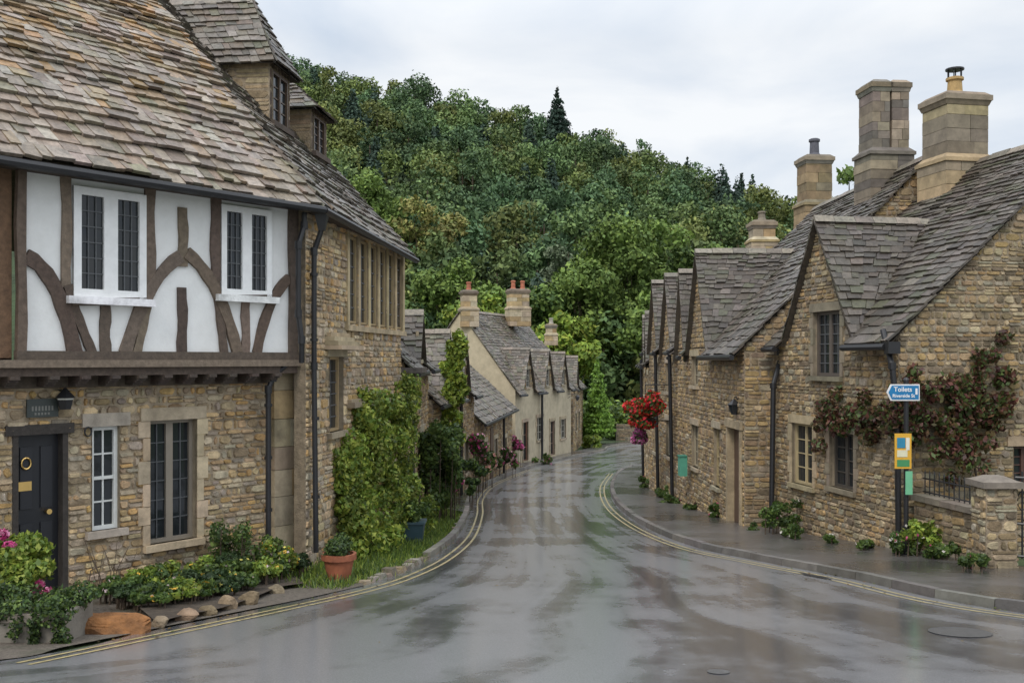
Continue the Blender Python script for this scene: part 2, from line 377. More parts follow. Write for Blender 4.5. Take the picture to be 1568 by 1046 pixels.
def dormer_wall(T,F,u0,u1,ze,za,tanp,pal,tp,win=None,o=.02,apexover=.12,h=.1,wallon=True):
    um=(u0+u1)/2; mbw=T.mb('walls','stone'); mo=T.mb('mortar','stone')
    poly=[(u0,ze-.02),(u1,ze-.02),(um,za)]
    if wallon: wall(mbw,mo,F,poly,[win] if win else [],h,.22,pal,.025)
    dist=(za-ze)/tanp
    rf=T.mb('roof','slate')
    k=.12; sl=(za-ze)/(um-u0)
    for s,uu in ((1,u0),(-1,u1)):
        lo=uu-s*k
        e0=F.P(lo,ze-k*sl+.06,apexover); e1=F.P(lo,ze-k*sl+.06,-.05); r0=F.P(um,za+.06,apexover); r1=F.P(um,za+.06,-dist-.15)
        tiles(rf,e0,e1,r0,r1,.16,.2,.028,tp)
    ridge(rf,F.P(um,za+.08,apexover),F.P(um,za+.08,-dist-.1),w=.09)
def house(T,F,Lh,D,ze,zr,pal=WARM,tp=SL,holes=[],gholes=[],h=.12,wd=.26,side=1,over=.22,zb=None,gable=True,mcol=(.29,.23,.16),plain=None,verge=.08,th=.03,rh=.2,fpoly=None,gaps=[]):
    """F: street facade; inward = -n ; near gable normal = -d; gaps = stretches where a wall gable interrupts the eaves"""
    mbw=T.mb('walls','stone'); mo=T.mb('mortar','stone')
    zb=zb if zb is not None else g(F.P(Lh,0)[1])-.25
    G=Fac(F.A,(-F.n[0],-F.n[1]),(-F.d[0],-F.d[1]))
    gp=[(0,zb),(D,zb),(D,ze),(D/2,zr),(0,ze)]; fpoly=fpoly or [(0,zb),(Lh,zb),(Lh,ze),(0,ze)]
    if plain:
        pb=T.mb('rendered_walls','cream')
        wall(None,pb,F,fpoly,holes,.5,3,pal,0,plain)
        wall(None,pb,G,gp,gholes,.06,9,pal,0,plain)
    else:
        wall(mbw,mo,F,fpoly,holes,h,wd,pal,.03,mcol)
        if gable: wall(mbw,mo,G,gp,gholes,h,wd,pal,.03,mcol)
    mo.face([F.P(0,zb,-D),F.P(Lh,zb,-D),F.P(Lh,ze,-D),F.P(0,ze,-D)],mcol)
    mo.face([F.P(Lh,zb,0),F.P(Lh,zb,-D),F.P(Lh,ze,-D),F.P(Lh,zr,-D/2),F.P(Lh,ze,0)],mcol)
    rf=T.mb('roof','slate'); tp_=(zr-ze)/(D/2); dz=over*tp_
    segs=[]; u=-verge
    for a,b in sorted(gaps): 
        if a-u>.05: segs.append((u,a))
        u=b
    if Lh-u>.05: segs.append((u,Lh))
    if gaps:
        for a,b in segs:
            tiles(rf,F.P(a,ze-dz+.05,over),F.P(b,ze-dz+.05,over),F.P(a,ze+.2*tp_+.06,-.2),F.P(b,ze+.2*tp_+.06,-.2),rh,.24,th,tp)
            gutter(T,F.P(a,ze-dz,over+.05),F.P(b,ze-dz,over+.05))
        tiles(rf,F.P(-verge,ze+.12*tp_+.05,-.12),F.P(Lh,ze+.12*tp_+.05,-.12),F.P(-verge,zr+.05,-D/2),F.P(Lh,zr+.05,-D/2),rh*.9,.24,th,tp)
    else:
        tiles(rf,F.P(-verge,ze-dz+.05,over),F.P(Lh,ze-dz+.05,over),F.P(-verge,zr+.05,-D/2),F.P(Lh,zr+.05,-D/2),rh,.24,th,tp)
        gutter(T,F.P(-verge,ze-dz,over+.05),F.P(Lh,ze-dz,over+.05))
    tiles(rf,F.P(-verge,ze-dz+.05,-D-over),F.P(Lh,ze-dz+.05,-D-over),F.P(-verge,zr+.05,-D/2),F.P(Lh,zr+.05,-D/2),.3,.4,th,tp)
    ridge(rf,F.P(-verge,zr+.08,-D/2),F.P(Lh,zr+.08,-D/2))
    return G

# ---------------------------------------------------------------- foliage
def leaves(name,B,tint,n,size,pal,parent=None,mt='leaf',shell=.35,asp=.6,jit=.25):
    B=np.asarray(B,dtype=float).reshape(-1,6); k=len(B)
    wgt=(B[:,3]*B[:,4]+B[:,4]*B[:,5]+B[:,3]*B[:,5]); wgt/=wgt.sum()
    idx=rng.choice(k,size=n,p=wgt)
    d=rng.normal(size=(n,3)); d/=np.linalg.norm(d,axis=1)[:,None]
    f=1-shell*rng.random(n)**1.5+rng.normal(size=n)*.06
    ph=idx*1.7
    f*=1+.16*np.sin(d[:,0]*5+ph)*np.sin(d[:,1]*6+ph*2)+.1*np.sin(d[:,2]*9+ph)
    c=B[idx,:3]+d*B[idx,3:]*f[:,None]
    nr=d+rng.normal(size=(n,3))*.75; nr/=np.linalg.norm(nr,axis=1)[:,None]
    a=np.cross(nr,rng.normal(size=(n,3))); a/=np.linalg.norm(a,axis=1)[:,None]; b=np.cross(nr,a)
    s=(size*(1+rng.normal(size=n)*jit)).clip(size*.3)[:,None]
    V=np.stack([c-a*s,c-b*s*asp,c+a*s,c+b*s*asp],axis=1)
    P=np.array(pal); col=P[rng.integers(0,len(P),n)]
    t=np.ones(k) if tint is None else np.asarray(tint)
    if t.ndim==1: col=col*t[idx][:,None]
    else: col=col*t[idx]
    col=col*(1+rng.normal(size=n)*.15).clip(.5,1.6)[:,None]
    col=np.repeat(col,4,axis=0)
    return mk(name,V.reshape(-1,3),np.arange(n*4),np.arange(n)*4,col.clip(0,1),M[mt],parent)
GR=[(.065,.11,.028),(.095,.15,.034),(.05,.09,.027),(.12,.172,.04)]
GRB=[(.165,.24,.04),(.21,.29,.045),(.12,.19,.036),(.28,.32,.055)]
GRD=[(.038,.066,.025),(.05,.08,.029),(.03,.056,.022)]
def bl(px,py,Y,rpx,rpy=None,rd=None):
    x,y,z=W(px,py,Y); rx=rpx*Y/FL; rz=(rpy or rpx)*Y/FL; return (x,y,z,rx,rd or rx,rz)
def plant(name,blobs,n,size,pal=GR,flowers=None,fpal=None,fs=.03,stem=True,tint=None):
    e=empty(name)
    if tint is None: tint=[random.uniform(.7,1.3) for _ in blobs]
    leaves('foliage',blobs,tint,n,size,pal,e)
    if flowers: leaves('flowers',blobs,None,flowers,fs,fpal or [(.6,.05,.15)],e,'petal',shell=.05,asp=.9)
    if stem:
        mb=MB()
        for b in blobs:
            gz=g(b[1]); 
            if b[2]-gz<3: mb.cyl((b[0],b[1],gz-.02),(b[0]+b[3]*.2,b[1],b[2]+b[5]*.3),.012,.006,6)
        mb.done('stems',M['bark'],e)
    return e
def tree(name,x,y,zb,H,R,pal,n=6000,size=.28,cr=.62,tr=.22,nb=22):
    e=empty(name); mb=MB(); z1=zb+H*(1-cr)
    mb.cyl((x,y,zb-.2),(x+.1,y,z1+H*.15),tr,tr*.6,10)
    B=[];tint=[]
    cz=zb+H*(1-cr/2)
    for i in range(nb):
        v=rng.normal(size=3); v/=np.linalg.norm(v); f=random.uniform(.35,.88)
        p=(x+v[0]*R*f,y+v[1]*R*f,cz+v[2]*H*cr*.5*f)
        r=R*random.uniform(.2,.36); B.append((*p,r,r,r*.8)); tint.append(random.uniform(.72,1.25))
        if i%2==0:
            mb.cyl((x+.1,y,z1-random.uniform(0,H*.1)),p,tr*.35,tr*.08,6)
    mb.cyl((x+.1,y,z1+H*.15),(x,y,zb+H*.92),tr*.6,.03,8)
    mb.done('trunk_and_limbs',M['bark'],e)
    leaves('crown',B,tint,n,size,pal,e,'leaf_far' if y>75 else 'leaf',shell=.6)
    return e
def conifer(name,x,y,zb,H,R,pal,n,size,layers=12,mt='leaf_far',pw=.8):
    e=empty(name); mb=MB(); mb.cyl((x,y,zb-.2),(x,y,zb+H),R*.08,.02,8)
    B=[]
    for i in range(layers):
        t=(i+.5)/layers; rr=R*(1-t)**pw*random.uniform(.8,1.1); z=zb+H*(.1+.88*t)
        k=max(3,int(7*(1-t))+2)
        for j in range(k):
            a=2*math.pi*(j+random.random()*.6)/k
            B.append((x+rr*.55*math.cos(a),y+rr*.55*math.sin(a),z-rr*.12,rr*.5+.05,rr*.5+.05,H/layers*.5))
            if j%2==0: mb.cyl((x,y,z),(x+rr*.9*math.cos(a),y+rr*.9*math.sin(a),z-rr*.15),R*.02,.01,5)
    mb.done('trunk_and_limbs',M['bark'],e)
    leaves('needles',B,[random.uniform(.7,1.3) for _ in B],n,size,pal,e,mt,shell=.6); return e

# ---------------------------------------------------------------- ground, hill
def grid_mesh(name,xs,ys,fz,mt,parent=None):
    nx,ny=len(xs),len(ys); V=[(x,y,fz(x,y)) for y in ys for x in xs]; Lp=[];
    for j in range(ny-1):
        for i in range(nx-1):
            a=j*nx+i; Lp+= [a,a+1,a+nx+1,a+nx]
    o=mk(name,V,Lp,np.arange((nx-1)*(ny-1))*4,None,mt,parent)
    o.data.polygons.foreach_set('use_smooth',[True]*len(o.data.polygons)); return o
xs=[-900,-400,-200,-100,-50]+list(np.linspace(-30,40,36))+[60,100,200,400,900]
ys=[-400,-100,-30]+list(np.linspace(-6,66,73))+[75,90,120,200,400,900]
grid_mesh('ground',xs,ys,lambda x,y:g(y)-.02,M['grass'])
cp=[(-1500,60),(-300,60),(200,60),(430,72),(520,102),(600,118),(650,130),(700,140),(780,166),(830,180),(880,202),(960,220),(1000,242),(1050,255),(1100,282),(1160,305),(1250,350),(1400,395),(1700,430),(3000,470)]
YC=190.
def crest(x):
    px=x/YC*FL+CX; py=np.interp(px,[c[0] for c in cp],[c[1] for c in cp]); return (HY-py-62)/FL*YC
def hill(x,y):
    t=(y-82)/(YC-82)
    if t<0: return -6.5+t*2
    zc=crest(x)+.3*math.sin(x*.07)+.2*math.sin(x*.19+1)
    if t<1: s=t*(1.1-.1*t)* (1 if t>.1 else t/.1*.5+.5)
    else: s=1-.05*(t-1)
    return -6+(zc+6)*s+1.2*math.sin(x*.11+y*.07)*min(1,t*3)*max(0,1-t)
grid_mesh('hill',list(np.linspace(-700,700,200)),list(np.linspace(80,700,120)),hill,M['hill'])

# ---------------------------------------------------------------- road
def cat(P,n=14):
    P=[np.array(p,float) for p in P]; out=[]
    for i in range(len(P)-1):
        p0=P[max(0,i-1)];p1=P[i];p2=P[i+1];p3=P[min(len(P)-1,i+2)]
        for k in range(n):
            t=k/n; out.append(.5*((2*p1)+(-p0+p2)*t+(2*p0-5*p1+4*p2-p3)*t*t+(-p0+3*p1-3*p2+p3)*t**3))
    out.append(P[-1]); return np.array(out)
def resamp(C,n):
    d=np.r_[0,np.cumsum(np.linalg.norm(np.diff(C,axis=0),axis=1))]; s=np.linspace(0,d[-1],n)
    return np.c_[np.interp(s,d,C[:,0]),np.interp(s,d,C[:,1])]
Lpts=[(45,74),(18,68)]+[GP(*p) for p in [(962,681),(925,690),(870,701),(800,719),(748,741),(724,762),(718,788),(700,822),(660,854),(600,882),(530,903),(400,931),(200,972),(0,1012)]]
Lfar=Lpts+[(-6.5,6.3),(-13,3.5)]
Rpts=[(45,62),(18,55.5)]+[GP(*p) for p in [(1000,711),(965,716),(945,725),(934,745),(943,772),(982,803),(1060,836),(1180,862),(1300,885),(1568,938)]]
Rfar=Rpts+[(8,7.2),(13,3.5)]
Lc=cat(Lfar); Rc=cat(Rfar)
Lr=resamp(Lc[:,:2],160); Rr=resamp(Rc[:,:2],160)
def surf(name,A,B,mt,zo,nl=20,zo2=None):
    V=[];UV=[];n=len(A); vv=[0]
    mid=(A+B)/2
    for i in range(1,n): vv.append(vv[-1]+np.linalg.norm(mid[i]-mid[i-1]))
    for i in range(n):
        for j in range(nl+1):
            p=A[i]+(B[i]-A[i])*j/nl; V.append((p[0],p[1],g(p[1])+(zo if zo2 is None else zo+(zo2-zo)*j/nl)))
    w=lambda i:np.linalg.norm(B[i]-A[i])
    Lp=[]
    for i in range(n-1):
        for j in range(nl):
            a=i*(nl+1)+j; Lp+=[a,a+1,a+nl+2,a+nl+1]
            for (ii,jj) in ((i,j),(i,j+1),(i+1,j+1),(i+1,j)): UV.append(((jj/nl-.5)*7.,vv[ii]))
    o=mk(name,V,Lp,np.arange((n-1)*nl)*4,None,mt,None,UV)
    o.data.polygons.foreach_set('use_smooth',[True]*len(o.data.polygons)); return o
A=np.vstack([Lr,np.array([[-15,0],[-16,-10]])]); Bq=np.vstack([Rr,np.array([[15,0],[16,-10]])])
surf('road',A,Bq,M['road'],.004,24)
def offset(C,o):
    T=np.gradient(C,axis=0); T/=np.linalg.norm(T,axis=1)[:,None]; return C+np.c_[-T[:,1],T[:,0]]*o
def ribbon(name,C,o0,o1,zo,mt): return surf(name,offset(C,o0),offset(C,o1),mt,zo,1)
Lm=resamp(cat(Lpts[5:])[:,:2],240); Rm=resamp(cat(Rfar[4:-1])[:,:2],240)
e=empty('double_yellow_lines')
for nm,C,sg in (('left',Lm,1),('right',Rm,-1)):
    for k,(a,b) in enumerate(((.17,.208),(.30,.338))):
        o=ribbon('line_%s_%d'%(nm,k+1),C,sg*a,sg*b,.009,M['yellow']); o.parent=e
def kerb(name,C,w,hgt,side,mcol=(.13,.12,.108),step=.8):
    mb=MB(); d=np.r_[0,np.cumsum(np.linalg.norm(np.diff(C,axis=0),axis=1))]; n=int(d[-1]/step)
    s=np.linspace(0,d[-1],n+1); P=np.c_[np.interp(s,d,C[:,0]),np.interp(s,d,C[:,1])]; O=offset(P,side*w)
    for i in range(n):
        a=P[i];b=P[i]+(P[i+1]-P[i])*.985;c=O[i]+(O[i+1]-O[i])*.985;dd=O[i]; hh=hgt+random.uniform(-.006,.006)
        f=lambda p,z:(p[0],p[1],g(p[1])+z)
        mb.hexa([f(a,-.05),f(b,-.05),f(c,-.05),f(dd,-.05),f(a+(dd-a)*.12,hh),f(b+(c-b)*.12,hh),f(c,hh),f(dd,hh)],vary(mcol,.25))
    return mb.done(name,M['ashlar'])
kerb('kerb',resamp(Rc[:,:2],300),.13,.10,1)
kerb('kerb',resamp(cat(Lpts[:11])[:,:2],200),.13,.09,-1,(.18,.165,.14))
Pin=offset(resamp(Rc[:,:2],160),.12)
Pout=resamp(cat([(45,58),(18,50),(8,43.5),(5.2,37),(4.5,28),(4.9,20),(5.9,15.6),(6.7,13),(7.2,11),(10,8.8),(15,4.5)])[:,:2],160)
surf('pavement',Pin,Pout,M['pave'],.092,4)
Lin=offset(resamp(cat(Lpts[:9])[:,:2],100),-.12)
Lout=resamp(cat([(45,78),(18,72),(7.5,62),(3.9,55),(0.2,45),(-1.3,34.5),(-2.0,28),(-2.0,25)])[:,:2],100)
surf('pavement',Lin,Lout,M['pave'],.082,4)
T=Thing('manhole_cover'); 
def flat(mbb,px,py,w,l,z,col,seg=0,ang=0):
    c=GP(px,py); pts=[]
    if seg: pts=[(c[0]+w*math.cos(2*math.pi*i/seg),c[1]+w*math.sin(2*math.pi*i/seg)) for i in range(seg)]
    else:
        for sx,sy in ((-1,-1),(1,-1),(1,1),(-1,1)):
            lx,ly=sx*w/2,sy*l/2; pts.append((c[0]+lx*math.cos(ang)-ly*math.sin(ang),c[1]+lx*math.sin(ang)+ly*math.cos(ang)))
    mbb.face([(p[0],p[1],g(p[1])+z) for p in pts],col)
M['iron']=mat('cast_iron_cover',(.08,.077,.075),.42,30,.4,90,.9,.006)
b=T.mb('cover','iron'); flat(b,1470,968,.26,.3,.009,(0,0,0),22); flat(b,1100,1029,.08,.1,.009,(0,0,0),14); T.done()
T=Thing('drain_grate'); b=T.mb('bars','black')
for k in range(7): flat(b,1230+k*6,879+k*1.1,.03,.3,.012,(0,0,0))
T.done()

# ---------------------------------------------------------------- L1 timber framed house
T=Thing('timber_framed_house')
A1=((30-CX)/FL*10.2,10.2); B1=((450-CX)/FL*12.9,12.9)
F=left_fac(A1,B1); Fl=Fac(F.P(0,0,-.3)[:2],F.d,F.n)
F2=left_fac((-2.62,13.2),(-2.0,17.85)); L2=math.hypot(.62,4.65)
U1=F.pix(452,0)[0]
zbot=F.pix(240,548)[1]
pl=T.mb('plaster_panels','plaster')
W1=F.R(110,221,292,456); W2=F.R(336,413,318,453)
wall(None,pl,F,[(0,zbot),(U1,zbot),(U1,2.12),(0,2.12)],[W1,W2],.4,3,WARM,0,(.78,.78,.76))
oak=T.mb('timber_frame','oak')
OK=[(.11,.08,.058),(.15,.11,.08),(.095,.068,.05),(.18,.135,.10)]
def post(x0,x1,yt,yb,o=.035):
    u0,u1,z0,z1=F.R(x0,x1,yt,yb); um=(u0+u1)/2; w=u1-u0
    fband(oak,F,[(um+.008*math.sin(k*1.3+u0*9),z0+(z1-z0)*k/6) for k in range(7)],w,-.02,o,pick(OK))
def fp(x,y): return F.pix(x,y)
post(24,38,245,545,.05); post(93,108,250,440,.03); post(221,236,260,452,.034); post(272,286,318,408,.03); post(322,336,290,430,.034); post(441,453,300,545,.05)
post(152,168,468,540,.028); post(271,285,440,540,.028); post(369,381,458,540,.028)
def band(pts,w,o): fband(oak,F,[fp(*p) for p in pts],w,-.02,o,pick(OK))
def curve(p0,p1,p2,n=9): return [((1-t)**2*p0[0]+2*t*(1-t)*p1[0]+t*t*p2[0],(1-t)**2*p0[1]+2*t*(1-t)*p1[1]+t*t*p2[1]) for t in [i/n for i in range(n+1)]]
band(curve((38,392),(90,415),(113,540)),.15,.042)
band(curve((102,436),(112,475),(140,540)),.1,.038)
band(curve((228,446),(222,480),(208,540)),.1,.038)
band(curve((275,392),(222,425),(190,540)),.14,.042)
band(curve((284,387),(335,425),(362,540)),.14,.043)
band(curve((329,428),(335,480),(342,540)),.1,.036)
band(curve((441,425),(405,460),(392,540)),.125,.042)
band([(108,462),(222,461)],.085,.05); band([(334,456),(414,455)],.07,.05)
zb0=zbot
fbox(oak,F,-.05,U1+.02,zb0-.02,zb0+.075,-.02,.055,(.10,.075,.056))
fbox(oak,F,-2.6,U1+.03,zb0-.10,zb0-.02,-.3,.09,(.19,.145,.105))
fbox(oak,F,-2.6,U1+.03,zb0-.19,zb0-.10,-.3,.03,(.10,.072,.055))
for px in (22,83,131,177,218,257,295,325,356,390,425):
    u=F.pix(px,0,.08)[0]
    for k in range(4):
        fbox(oak,F,u-.05,u+.05,zb0-.30+k*.025,zb0-.19 if k==3 else zb0-.30+k*.025+.024,-.32,-.03+k*.045,vary((.07,.052,.042)))
fbox(oak,F,-2.6,U1,zb0-.32,zb0-.19,-.33,-.20,(.09,.07,.05))
fbox(oak,F,-3,-.02,zb0-.02,2.1,-.25,-.13,(.08,.05,.035))
for k in range(12):
    u=-.06-.17*k; fbox(oak,F,u-.165,u,zb0,2.1,-.12,-.05+random.uniform(0,.01),pick([(.20,.115,.06),(.155,.09,.052)]))
window(T,F,*W1,2,1,(.86,.86,.85),.03,.085,(2,5),False,True,(.80,.80,.78),.16,(.7,.7,.68),o=.03,bcol=LEADC,bw=.006)
window(T,F,*W2,2,1,(.86,.86,.85),.03,.075,(2,5),False,True,(.80,.80,.78),.14,(.7,.7,.68),o=.03,bcol=LEADC,bw=.006)
D1=Fl.R(19,104,656,915); w1=Fl.R(140,182,652,810); w2=Fl.R(228,300,642,828)
u_p=Fl.pix(412,0)[0]; zt=zb0-.19
zb=g(13)-.35
ws=T.mb('walls','stone'); mo=T.mb('mortar','stone')
D1=(D1[0],D1[1],g(10.8)-.1,D1[3])
wall(ws,mo,Fl,[(-3.2,zb),(u_p,zb),(u_p,zt),(-3.2,zt)],[D1,w1,w2],.085,.145,WARM,.034,(.39,.315,.22))
window(T,Fl,*w1,1,2,(.76,.77,.74),.08,.045,(1,1),True,True,(.44,.39,.31),jamb=False)
window(T,Fl,*w2,2,1,(.28,.24,.19),.12,.045,(1,5),True,True,(.52,.42,.28),.09,jamb=True,bcol=LEADC,bw=.006)
dr=T.mb('door','paint'); u0,u1,z0,z1=D1; z0=D1[2]
fbox(dr,Fl,u0+.06,u1-.06,z0,z1-.06,-.14,-.1,(.015,.016,.02))
for a,b in ((.18,.48),(.56,.9)):
    for c in (0,1):
        uu=u0+.12+c*((u1-u0)/2-.08); fbox(dr,Fl,uu,uu+(u1-u0)/2-.17,z0+(z1-z0)*a,z0+(z1-z0)*b,-.1,-.085,(.02,.021,.026))
fr=T.mb('door_frame','oak'); fbox(fr,Fl,u0,u0+.06,z0,z1,-.15,.01,(.05,.042,.036)); fbox(fr,Fl,u1-.06,u1,z0,z1,-.15,.01,(.05,.042,.036)); fbox(fr,Fl,u0-.08,u1+.06,z1-.06,z1+.05,-.15,.03,(.05,.042,.036))
br=T.mb('door_fittings','brass')
p=Fl.R(34,54,738,752); fbox(br,Fl,*p,-.1,-.08)
c=Fl.pix(45,710); 
for i in range(12):
    a=2*math.pi*i/12;b=2*math.pi*(i+1)/12; br.cyl(Fl.P(c[0]+.05*math.cos(a),c[1]+.06*math.sin(a),-.07),Fl.P(c[0]+.05*math.cos(b),c[1]+.06*math.sin(b),-.07),.01,.01,6)
c=Fl.pix(78,783); br.cyl(Fl.P(*c,-.09),Fl.P(*c,-.03),.025,.03,10)
c=Fl.pix(131,660); bi=T.mb('door_knocker_ring','black')
for i in range(12):
    a=2*math.pi*i/12;b=2*math.pi*(i+1)/12; bi.cyl(Fl.P(c[0]+.04*math.cos(a),c[1]+.05*math.sin(a),.06),Fl.P(c[0]+.04*math.cos(b),c[1]+.05*math.sin(b),.06),.009,.009,6)
p=Fl.R(38,86,610,638); fbox(T.mb('house_sign','paint'),Fl,*p,.03,.055,(.05,.06,.055)); q=T.mb('house_sign_letters','paint')
for k in range(7):
    a=p[0]+(p[1]-p[0])*(.14+k*.105); fbox(q,Fl,a,a+.02,p[2]+.07,p[2]+.12,.055,.059,(.2,.2,.18))
    if k<5: fbox(q,Fl,a+.03,a+.05,p[2]+.025,p[2]+.05,.055,.059,(.2,.2,.18))
c=Fl.pix(100,612,.14); lm=T.mb('wall_lantern','black'); P0=Fl.P(*c,.14)
lm.cyl(Fl.P(c[0],c[1]+.1,0),Fl.P(c[0],c[1]+.1,.14),.012,.012,6); lm.lathe((P0[0],P0[1],P0[2]-.12),[(0,.02),(.06,.02),(.09,.14),(.11,.15),(.04,.22),(.015,.25),(0,.25)],6)
T.mb('wall_lantern_glass','paint').lathe((P0[0],P0[1],P0[2]-.11),[(.045,.02),(.093,.13)],6,(.6,.6,.55))
uq=Fl.pix(474,0,.12)[0]; as_=T.mb('corner_pier','ashlar'); z=zb
while z<zt+.05:
    hh=random.uniform(.26,.42); e1=min(z+hh,zt+.1); s=random.uniform(.35,.65)
    um=u_p+(uq-u_p)*s
    fbox(as_,Fl,u_p-.0,um-.004,z,e1-.007,-.5,.11+random.uniform(0,.012),pick(ASH)); fbox(as_,Fl,um,uq,z,e1-.007,-.5,.11+random.uniform(0,.012),pick(ASH)); z+=hh
e2=1.95
hw=F2.R(503,524,546,660); holes=[hw]
lights=[]
uA=F2.pix(531,0)[0]; uB=F2.pix(616,0)[0]; zlo=F2.pix(570,502)[1]; zhi=F2.pix(570,372)[1]
n=6; step=(uB-uA)/n
for i in range(n):
    a=uA+i*step; lights.append((a+.075,a+step-.075,zlo+.04,zhi-.04))
gw=F2.R(548,575,648,720); gw2=F2.R(596,612,640,700)
wall(ws,mo,F2,[(-.35,g(18)-.3),(L2,g(18)-.3),(L2,e2),(-.35,e2)],holes+lights+[gw,gw2],.10,.18,WARM,.03,(.37,.30,.21))
window(T,F2,*hw,1,1,(.45,.33,.18),.10,.04,(1,5),True,True,jamb=False,bcol=LEADC)
for l in lights: window(T,F2,*l,1,1,(.44,.33,.18),.05,.03,(1,5),False,False,bcol=LEADC)
window(T,F2,*gw,2,1,(.4,.3,.17),.1,.04,(0,3)); window(T,F2,*gw2,2,1,(.4,.3,.17),.1,.04,(0,3))
dsn=T.mb('stone_dressings','ashlar')
fbox(dsn,F2,uA-.1,uB+.1,zlo-.08,zlo-.0,-.02,.06,(.47,.37,.23)); fbox(dsn,F2,uA-.1,uB+.1,zhi+.0,zhi+.09,-.02,.05,(.47,.37,.23))
for i in range(n+1):
    a=uA+i*step; fbox(dsn,F2,a-.055,a+.055,zlo+.002,zhi-.002,-.05,.035,vary((.50,.39,.23)))
for k in range(4): fbox(dsn,F2,hw[0]-.22+.03*k,hw[1]+.22-.03*k,hw[3]+.1+.06*k,hw[3]+.1+.06*k+.058,0,.26-.06*k,vary((.42,.34,.22)))
sz=F2.pix(575,617)[1]
fbox(dsn,F2,uA-.05,L2,sz,sz+.08,0,.14,(.29,.23,.16)); fbox(dsn,F2,uA-.05,L2,sz+.08,sz+.12,0,.09,(.34,.27,.18))
mo.face([F2.P(L2,g(18)-.3,0),F2.P(L2,g(18)-.3,-6),F2.P(L2,1.95,-6.4),F2.P(L2,5.6,-3.3),F2.P(L2,1.95,0)],(.2,.16,.11))
mo.face([F.P(U1,zb,-.02),F2.P(-.35,zb,0),F2.P(-.35,2.0,0),F.P(U1,2.0,-.02)],(.2,.16,.11))
E0=Vector((-7.35,6.95,2.02));E1=Vector((-2.46,12.86,1.98));E2=Vector((-1.78,18.0,1.84))
R0=Vector((-10.1,9.2,6.0));R1=Vector((-5.80,14.45,6.0));R2=Vector((-5.35,18.35,5.85))
rf=T.mb('roof','slate')
lich=lambda p: max(0,min(.45,(p.z-2.7)*.15-(p.x+4.5)*.06))
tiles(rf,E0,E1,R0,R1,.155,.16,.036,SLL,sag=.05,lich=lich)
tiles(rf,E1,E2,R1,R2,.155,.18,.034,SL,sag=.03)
for a,b in ((R0,R1),(R1,R2)): ridge(rf,a,b)
rf.face([R0,R1,R1+Vector((-3.3,1.6,-4)),R0+Vector((-3,2.4,-4))],(.12,.1,.08)); rf.face([R1,R2,R2+Vector((-3.3,.3,-4)),R1+Vector((-3.3,1.6,-4))],(.12,.1,.08))
dn=Vector((0,0,-.06)); o1=Vector((F.n[0],F.n[1],0))*.06;o2=Vector((F2.n[0],F2.n[1],0))*.06
T.mb('gutter','black').cyl(E0+dn+o1,E1+dn+o1,.05,.05,8); T.mb('gutter','black').cyl(E1+dn+o1,E2+dn+o2,.05,.05,8)
ea=T.mb('eaves_board','oak'); ea.face([E0+dn,E1+dn,Vector(F.P(U1+.1,1.93,0)),Vector(F.P(-3.2,1.93,0))],(.06,.045,.035)); ea.face([E1+dn,E2+dn,Vector(F2.P(L2,1.86,0)),Vector(F2.P(-.3,1.9,0))],(.06,.045,.035))
H=W(493,338,12.95); hb=T.mb('rain_hopper','black'); hb.hexa([(H[0]-.04,H[1]-.04,H[2]-.13),(H[0]+.04,H[1]-.04,H[2]-.13),(H[0]+.04,H[1]+.04,H[2]-.13),(H[0]-.04,H[1]+.04,H[2]-.13),(H[0]-.08,H[1]-.08,H[2]+.08),(H[0]+.08,H[1]-.08,H[2]+.08),(H[0]+.08,H[1]+.08,H[2]+.08),(H[0]-.08,H[1]+.08,H[2]+.08)],(0,0,0))
pipe(T,[W(493,350,12.95),W(481,385,12.95),W(481,560,12.95),W(484,845,12.9)],.035)
pipe(T,[W(466,325,12.8),W(466,345,12.8),W(457,375,12.7),W(457,480,12.7),W(462,520,12.7),W(462,555,12.75)],.035)
pipe(T,[W(440,556,12.75),W(418,578,12.7),W(411,596,12.65),W(411,860,12.6)],.035)
for (x,y) in ((481,420),(481,520),(483,640),(484,760)): q=W(x,y,12.95); hb.cyl((q[0],q[1],q[2]-.02),(q[0],q[1],q[2]+.02),.05,.05,10)
for y in (620,700,780): q=W(411,y,12.65); hb.cyl((q[0],q[1],q[2]-.02),(q[0],q[1],q[2]+.02),.05,.05,10)
